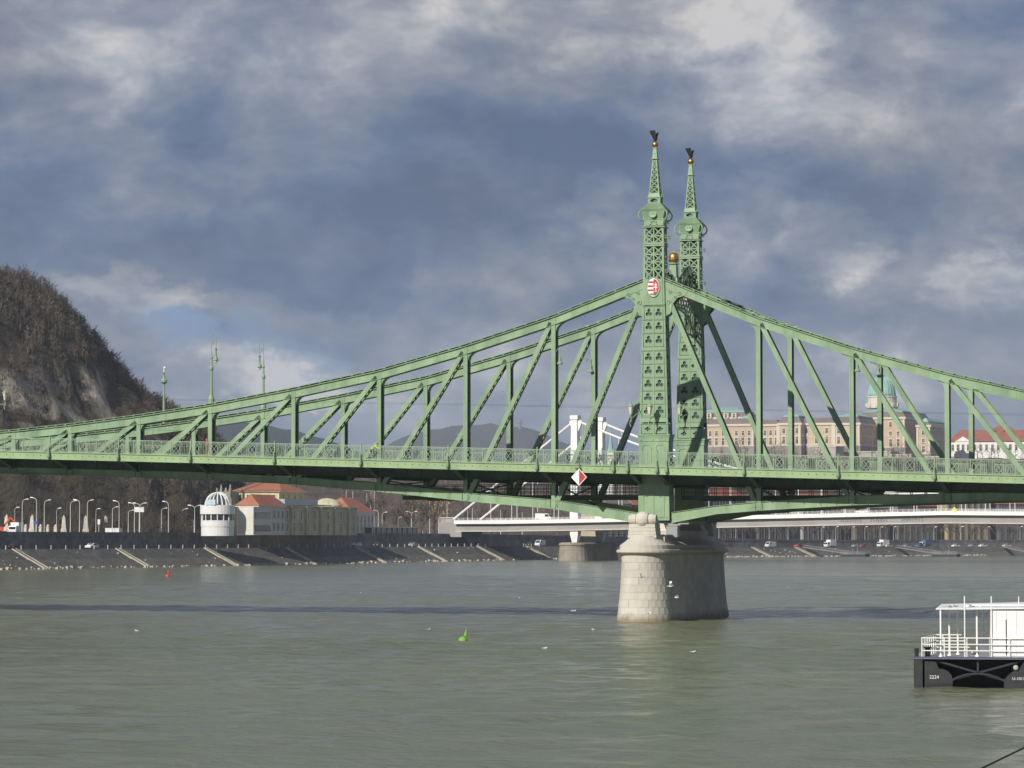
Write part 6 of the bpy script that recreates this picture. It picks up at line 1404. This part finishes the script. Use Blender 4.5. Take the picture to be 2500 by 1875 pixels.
mb = MB(); mb.tube((bx(1587), .9, bz(290)), (bx(1587), .9, bz(195)), .03, .02, 6); mb.build('antenna', M_VW, vb)
def rail(p, q, n, name='deck_railing'):
    mb = MB(); p, q = Vector(p), Vector(q)
    for h in (bz(715) - ZD, bz(795) - ZD, bz(875) - ZD): mb.bar(p + Vector((0, 0, h)), q + Vector((0, 0, h)), .045, .045, up=(0, 0, 1))
    for i in range(n + 1): c = p.lerp(q, i / n); mb.tube(c, c + Vector((0, 0, bz(712) - ZD)), .026, .026, 6)
    mb.build(name, M_VW, vb)
rail((bx(368), .0, ZD), (bx(1212), .0, ZD), 3); rail((bx(1212), .0, ZD), (bx(2200), .0, ZD), 4); rail((bx(380), .06, ZD), (bx(560), YD, ZD), 6); rail((bx(560), YD, ZD), (bx(1400), YD, ZD), 9)
mb = MB(); mb.box(bx(1110), bx(1240), 3.4, 4.2, ZD, ZD + .5); mb.build('deck_locker', M_VW, vb)
def text_part(body, size, loc, m, parent, name='lettering'):
    cu = bpy.data.curves.new(name, 'FONT'); cu.body = body; cu.size = size; cu.extrude = .004; cu.resolution_u = 2
    tmp = bpy.data.objects.new(name, cu); col.objects.link(tmp); bpy.context.view_layer.update()
    me = bpy.data.meshes.new_from_object(tmp.evaluated_get(bpy.context.evaluated_depsgraph_get())); bpy.data.objects.remove(tmp)
    me.materials.clear(); me.materials.append(m); o = link(name, me, parent, loc, (PI / 2, 0, 0)); return o
text_part('2224', .235, (bx(460), .112, bz(1228)), M_WHITE, vb); text_part('U-10115-1', .205, (bx(1490), .112, bz(1240)), M_WHITE, vb)
for i, (zx, y) in enumerate(((690, 1.0), (735, 1.3), (795, 1.6), (960, 1.4), (1000, 1.2), (1100, 1.5))):
    c = vb.matrix_basis @ Vector((bx(zx), y, interp([(545, bz(360)), (2200, bz(348))], zx) + .05 + y * .012 * 1.6)); gull(c, i * 1.1, 1, f'bird resting on the white pontoon roof, {ORD[i]} from its left end', .8, sitting=True, dark=i % 2 == 0)
# mooring cable, bottom right
a, b = at_d(2380, 1884, 62), at_d(2520, 1816, 64); dirv = (b - a)
mb = MB(); mb.path([a - dirv * 3, a, b, b + dirv * 4], .020, 6); mb.build('mooring_cable', M_TYRE, label='dark mooring cable slanting across the bottom right corner', category='cable')

# ------------------------------------------------------------------ people on the footway
def person(base, rz, joints, rad, jacket, trousers, lab, skinm, hoodm):
    """one continuous skinned figure; jacket, trousers and hood are clothing over it"""
    t_ = thing('person', lab, 'person', base, rz)
    def skin(name, keys, edges, grow, m):
        me = bpy.data.meshes.new(name); idx = {k_: i for i, k_ in enumerate(keys)}
        me.from_pydata([joints[k_] for k_ in keys], [(idx[a], idx[b]) for a, b in edges], []); bm = bmesh.new(); bm.from_mesh(me); sl = bm.verts.layers.skin.verify()
        bm.verts.ensure_lookup_table()
        for i, k_ in enumerate(keys): bm.verts[i][sl].radius = (rad[k_] + grow, rad[k_] + grow); bm.verts[i][sl].use_root = (i == 0)
        bm.to_mesh(me); bm.free(); me.materials.append(m); o = link(name, me, t_); sm = o.modifiers.new('skin', 'SKIN'); sm.use_smooth_shade = True; sb_ = o.modifiers.new('smooth', 'SUBSURF'); sb_.levels = 1; sb_.render_levels = 2
        return o
    E_ = [('pelvis', 'spine'), ('spine', 'chest'), ('chest', 'neck'), ('neck', 'head'), ('head', 'crown')]
    for s in 'LR': E_ += [('chest', 'sh' + s), ('sh' + s, 'el' + s), ('el' + s, 'wr' + s), ('wr' + s, 'ha' + s), ('pelvis', 'hip' + s), ('hip' + s, 'kn' + s), ('kn' + s, 'an' + s), ('an' + s, 'to' + s)]
    ks = ['pelvis', 'spine', 'chest', 'neck', 'head', 'crown'] + [p + s for s in 'LR' for p in ('sh', 'el', 'wr', 'ha', 'hip', 'kn', 'an', 'to')]
    skin('body', ks, E_, 0, skinm)
    jk = ['chest', 'spine', 'pelvis', 'neck'] + [p + s for s in 'LR' for p in ('sh', 'el', 'wr')]
    skin('jacket', jk, [('chest', 'spine'), ('spine', 'pelvis'), ('chest', 'neck')] + [e for s in 'LR' for e in (('chest', 'sh' + s), ('sh' + s, 'el' + s), ('el' + s, 'wr' + s))], .022, jacket)
    tk = ['pelvis'] + [p + s for s in 'LR' for p in ('hip', 'kn', 'an')]
    skin('trousers', tk, [e for s in 'LR' for e in (('pelvis', 'hip' + s), ('hip' + s, 'kn' + s), ('kn' + s, 'an' + s))], .015, trousers)
    skin('hood', ['head', 'crown'], [('head', 'crown')], .02, hoodm)
    return t_
RADI = dict(pelvis=.135, spine=.125, chest=.14, neck=.06, head=.095, crown=.085)
for s in 'LR': RADI.update({'sh' + s: .068, 'el' + s: .05, 'wr' + s: .036, 'ha' + s: .035, 'hip' + s: .09, 'kn' + s: .06, 'an' + s: .042, 'to' + s: .04})
M_SKIN = mat('skin', (.45, .27, .20), .6); M_JRED = mat('jacket_red', (.50, .02, .035), .8); M_JYEL = mat('jacket_yellow', (.62, .75, .05), .7); M_TORG = mat('trousers_orange', (.52, .26, .06), .8); M_DARKC = mat('dark_cloth', (.03, .03, .035), .9)
walk = dict(pelvis=(0, 0, .95), spine=(.02, 0, 1.15), chest=(.05, 0, 1.38), neck=(.07, 0, 1.53), head=(.10, 0, 1.64), crown=(.10, 0, 1.74), shL=(.05, .19, 1.44), shR=(.05, -.19, 1.44), elL=(-.10, .25, 1.20), elR=(.14, -.25, 1.20), wrL=(-.02, .24, .98), wrR=(.34, -.22, 1.10), haL=(.02, .23, .90), haR=(.41, -.20, 1.13),
            hipL=(0, .10, .90), hipR=(0, -.10, .90), knL=(.16, .10, .52), knR=(-.04, -.10, .50), anL=(.10, .10, .10), anR=(-.28, -.10, .16), toL=(.26, .10, .05), toR=(-.16, -.10, .05))
p = at_y(507, 1090, -2.7); person((p.x, -2.7, ZT(p.x) - .05), PI + .2, walk, RADI, M_JRED, M_TORG, 'person in red hooded jacket and tan trousers walking behind the railing', M_SKIN, M_JRED)
ride = dict(pelvis=(-.22, 0, 1.02), spine=(-.08, 0, 1.20), chest=(.14, 0, 1.36), neck=(.26, 0, 1.47), head=(.34, 0, 1.58), crown=(.35, 0, 1.68), shL=(.16, .18, 1.40), shR=(.16, -.18, 1.40), elL=(.36, .23, 1.22), elR=(.36, -.23, 1.22), wrL=(.54, .22, 1.10), wrR=(.54, -.22, 1.10), haL=(.60, .21, 1.08), haR=(.60, -.21, 1.08),
            hipL=(-.20, .10, .98), hipR=(-.20, -.10, .98), knL=(.20, .12, .86), knR=(.10, -.12, .62), anL=(.08, .12, .46), anR=(-.04, -.12, .22), toL=(.20, .12, .42), toR=(.08, -.12, .17))
p = at_y(913, 1095, -2.6); B0 = Vector((p.x, -2.6, ZT(p.x) - .06)); person(B0, 0, ride, RADI, M_JYEL, M_DARKC, 'cyclist in bright yellow jacket leaning over the handlebars', M_SKIN, M_DARKC)
bk = thing('bicycle', 'dark bicycle ridden by the cyclist in yellow', 'bicycle', B0); M_BIKE = mat('bike_frame', (.05, .05, .06), .4)
mb = MB(); J = dict(bb=(-.02, 0, .30), seat=(-.20, 0, .86), head=(.42, 0, .86), rear=(-.45, 0, .34), front=(.56, 0, .34))
for a, b in (('bb', 'seat'), ('seat', 'head'), ('bb', 'head'), ('bb', 'rear'), ('seat', 'rear'), ('head', 'front')): mb.tube(J[a], J[b], .02, .02, 6)
mb.tube((.42, 0, .86), (.50, 0, 1.05), .018, .018, 6); mb.tube((.55, -.26, 1.06), (.55, .26, 1.06), .016, .016, 6); mb.build('frame', M_BIKE, bk); mb = MB(); mb.sphere((-.22, 0, .90), .09, 8, 5, (1.4, .8, .4)); mb.build('saddle', M_TYRE, bk)
for k_ in ('rear', 'front'):
    mb = MB(); x0, _, z0 = J[k_]; mb.path([(x0 + .33 * math.cos(t), 0, z0 + .33 * math.sin(t)) for t in [2 * PI * i / 20 for i in range(21)]], .02, 5); w_ = mb.build('wheel', M_TYRE, bk); mb = MB()
    for i in range(8): t = PI * i / 8; mb.tube((x0 + .32 * math.cos(t), 0, z0 + .32 * math.sin(t)), (x0 - .32 * math.cos(t), 0, z0 - .32 * math.sin(t)), .004, .004, 4)
    mb.build('spokes', M_LAMPH, w_)

# ------------------------------------------------------------------ air
hz_ = MB(); hz_.box(-5200, 4200, -420, 8900, -3.2, 360.0)
hm = bpy.data.materials.new('river_haze'); hm.use_nodes = True; k = NT(hm.node_tree); k.n.clear()
o_ = k.node('ShaderNodeOutputMaterial'); pv = k.node('ShaderNodeVolumePrincipled'); pv.inputs['Color'].default_value = (.74, .85, 1.0, 1); pv.inputs['Density'].default_value = 8.0e-5; pv.inputs['Anisotropy'].default_value = 0.0
k.l.new(pv.outputs[0], o_.inputs['Volume'])
hz_.build('haze', hm, kind='stuff', label='thin bluish winter haze over river and hills', category='haze')
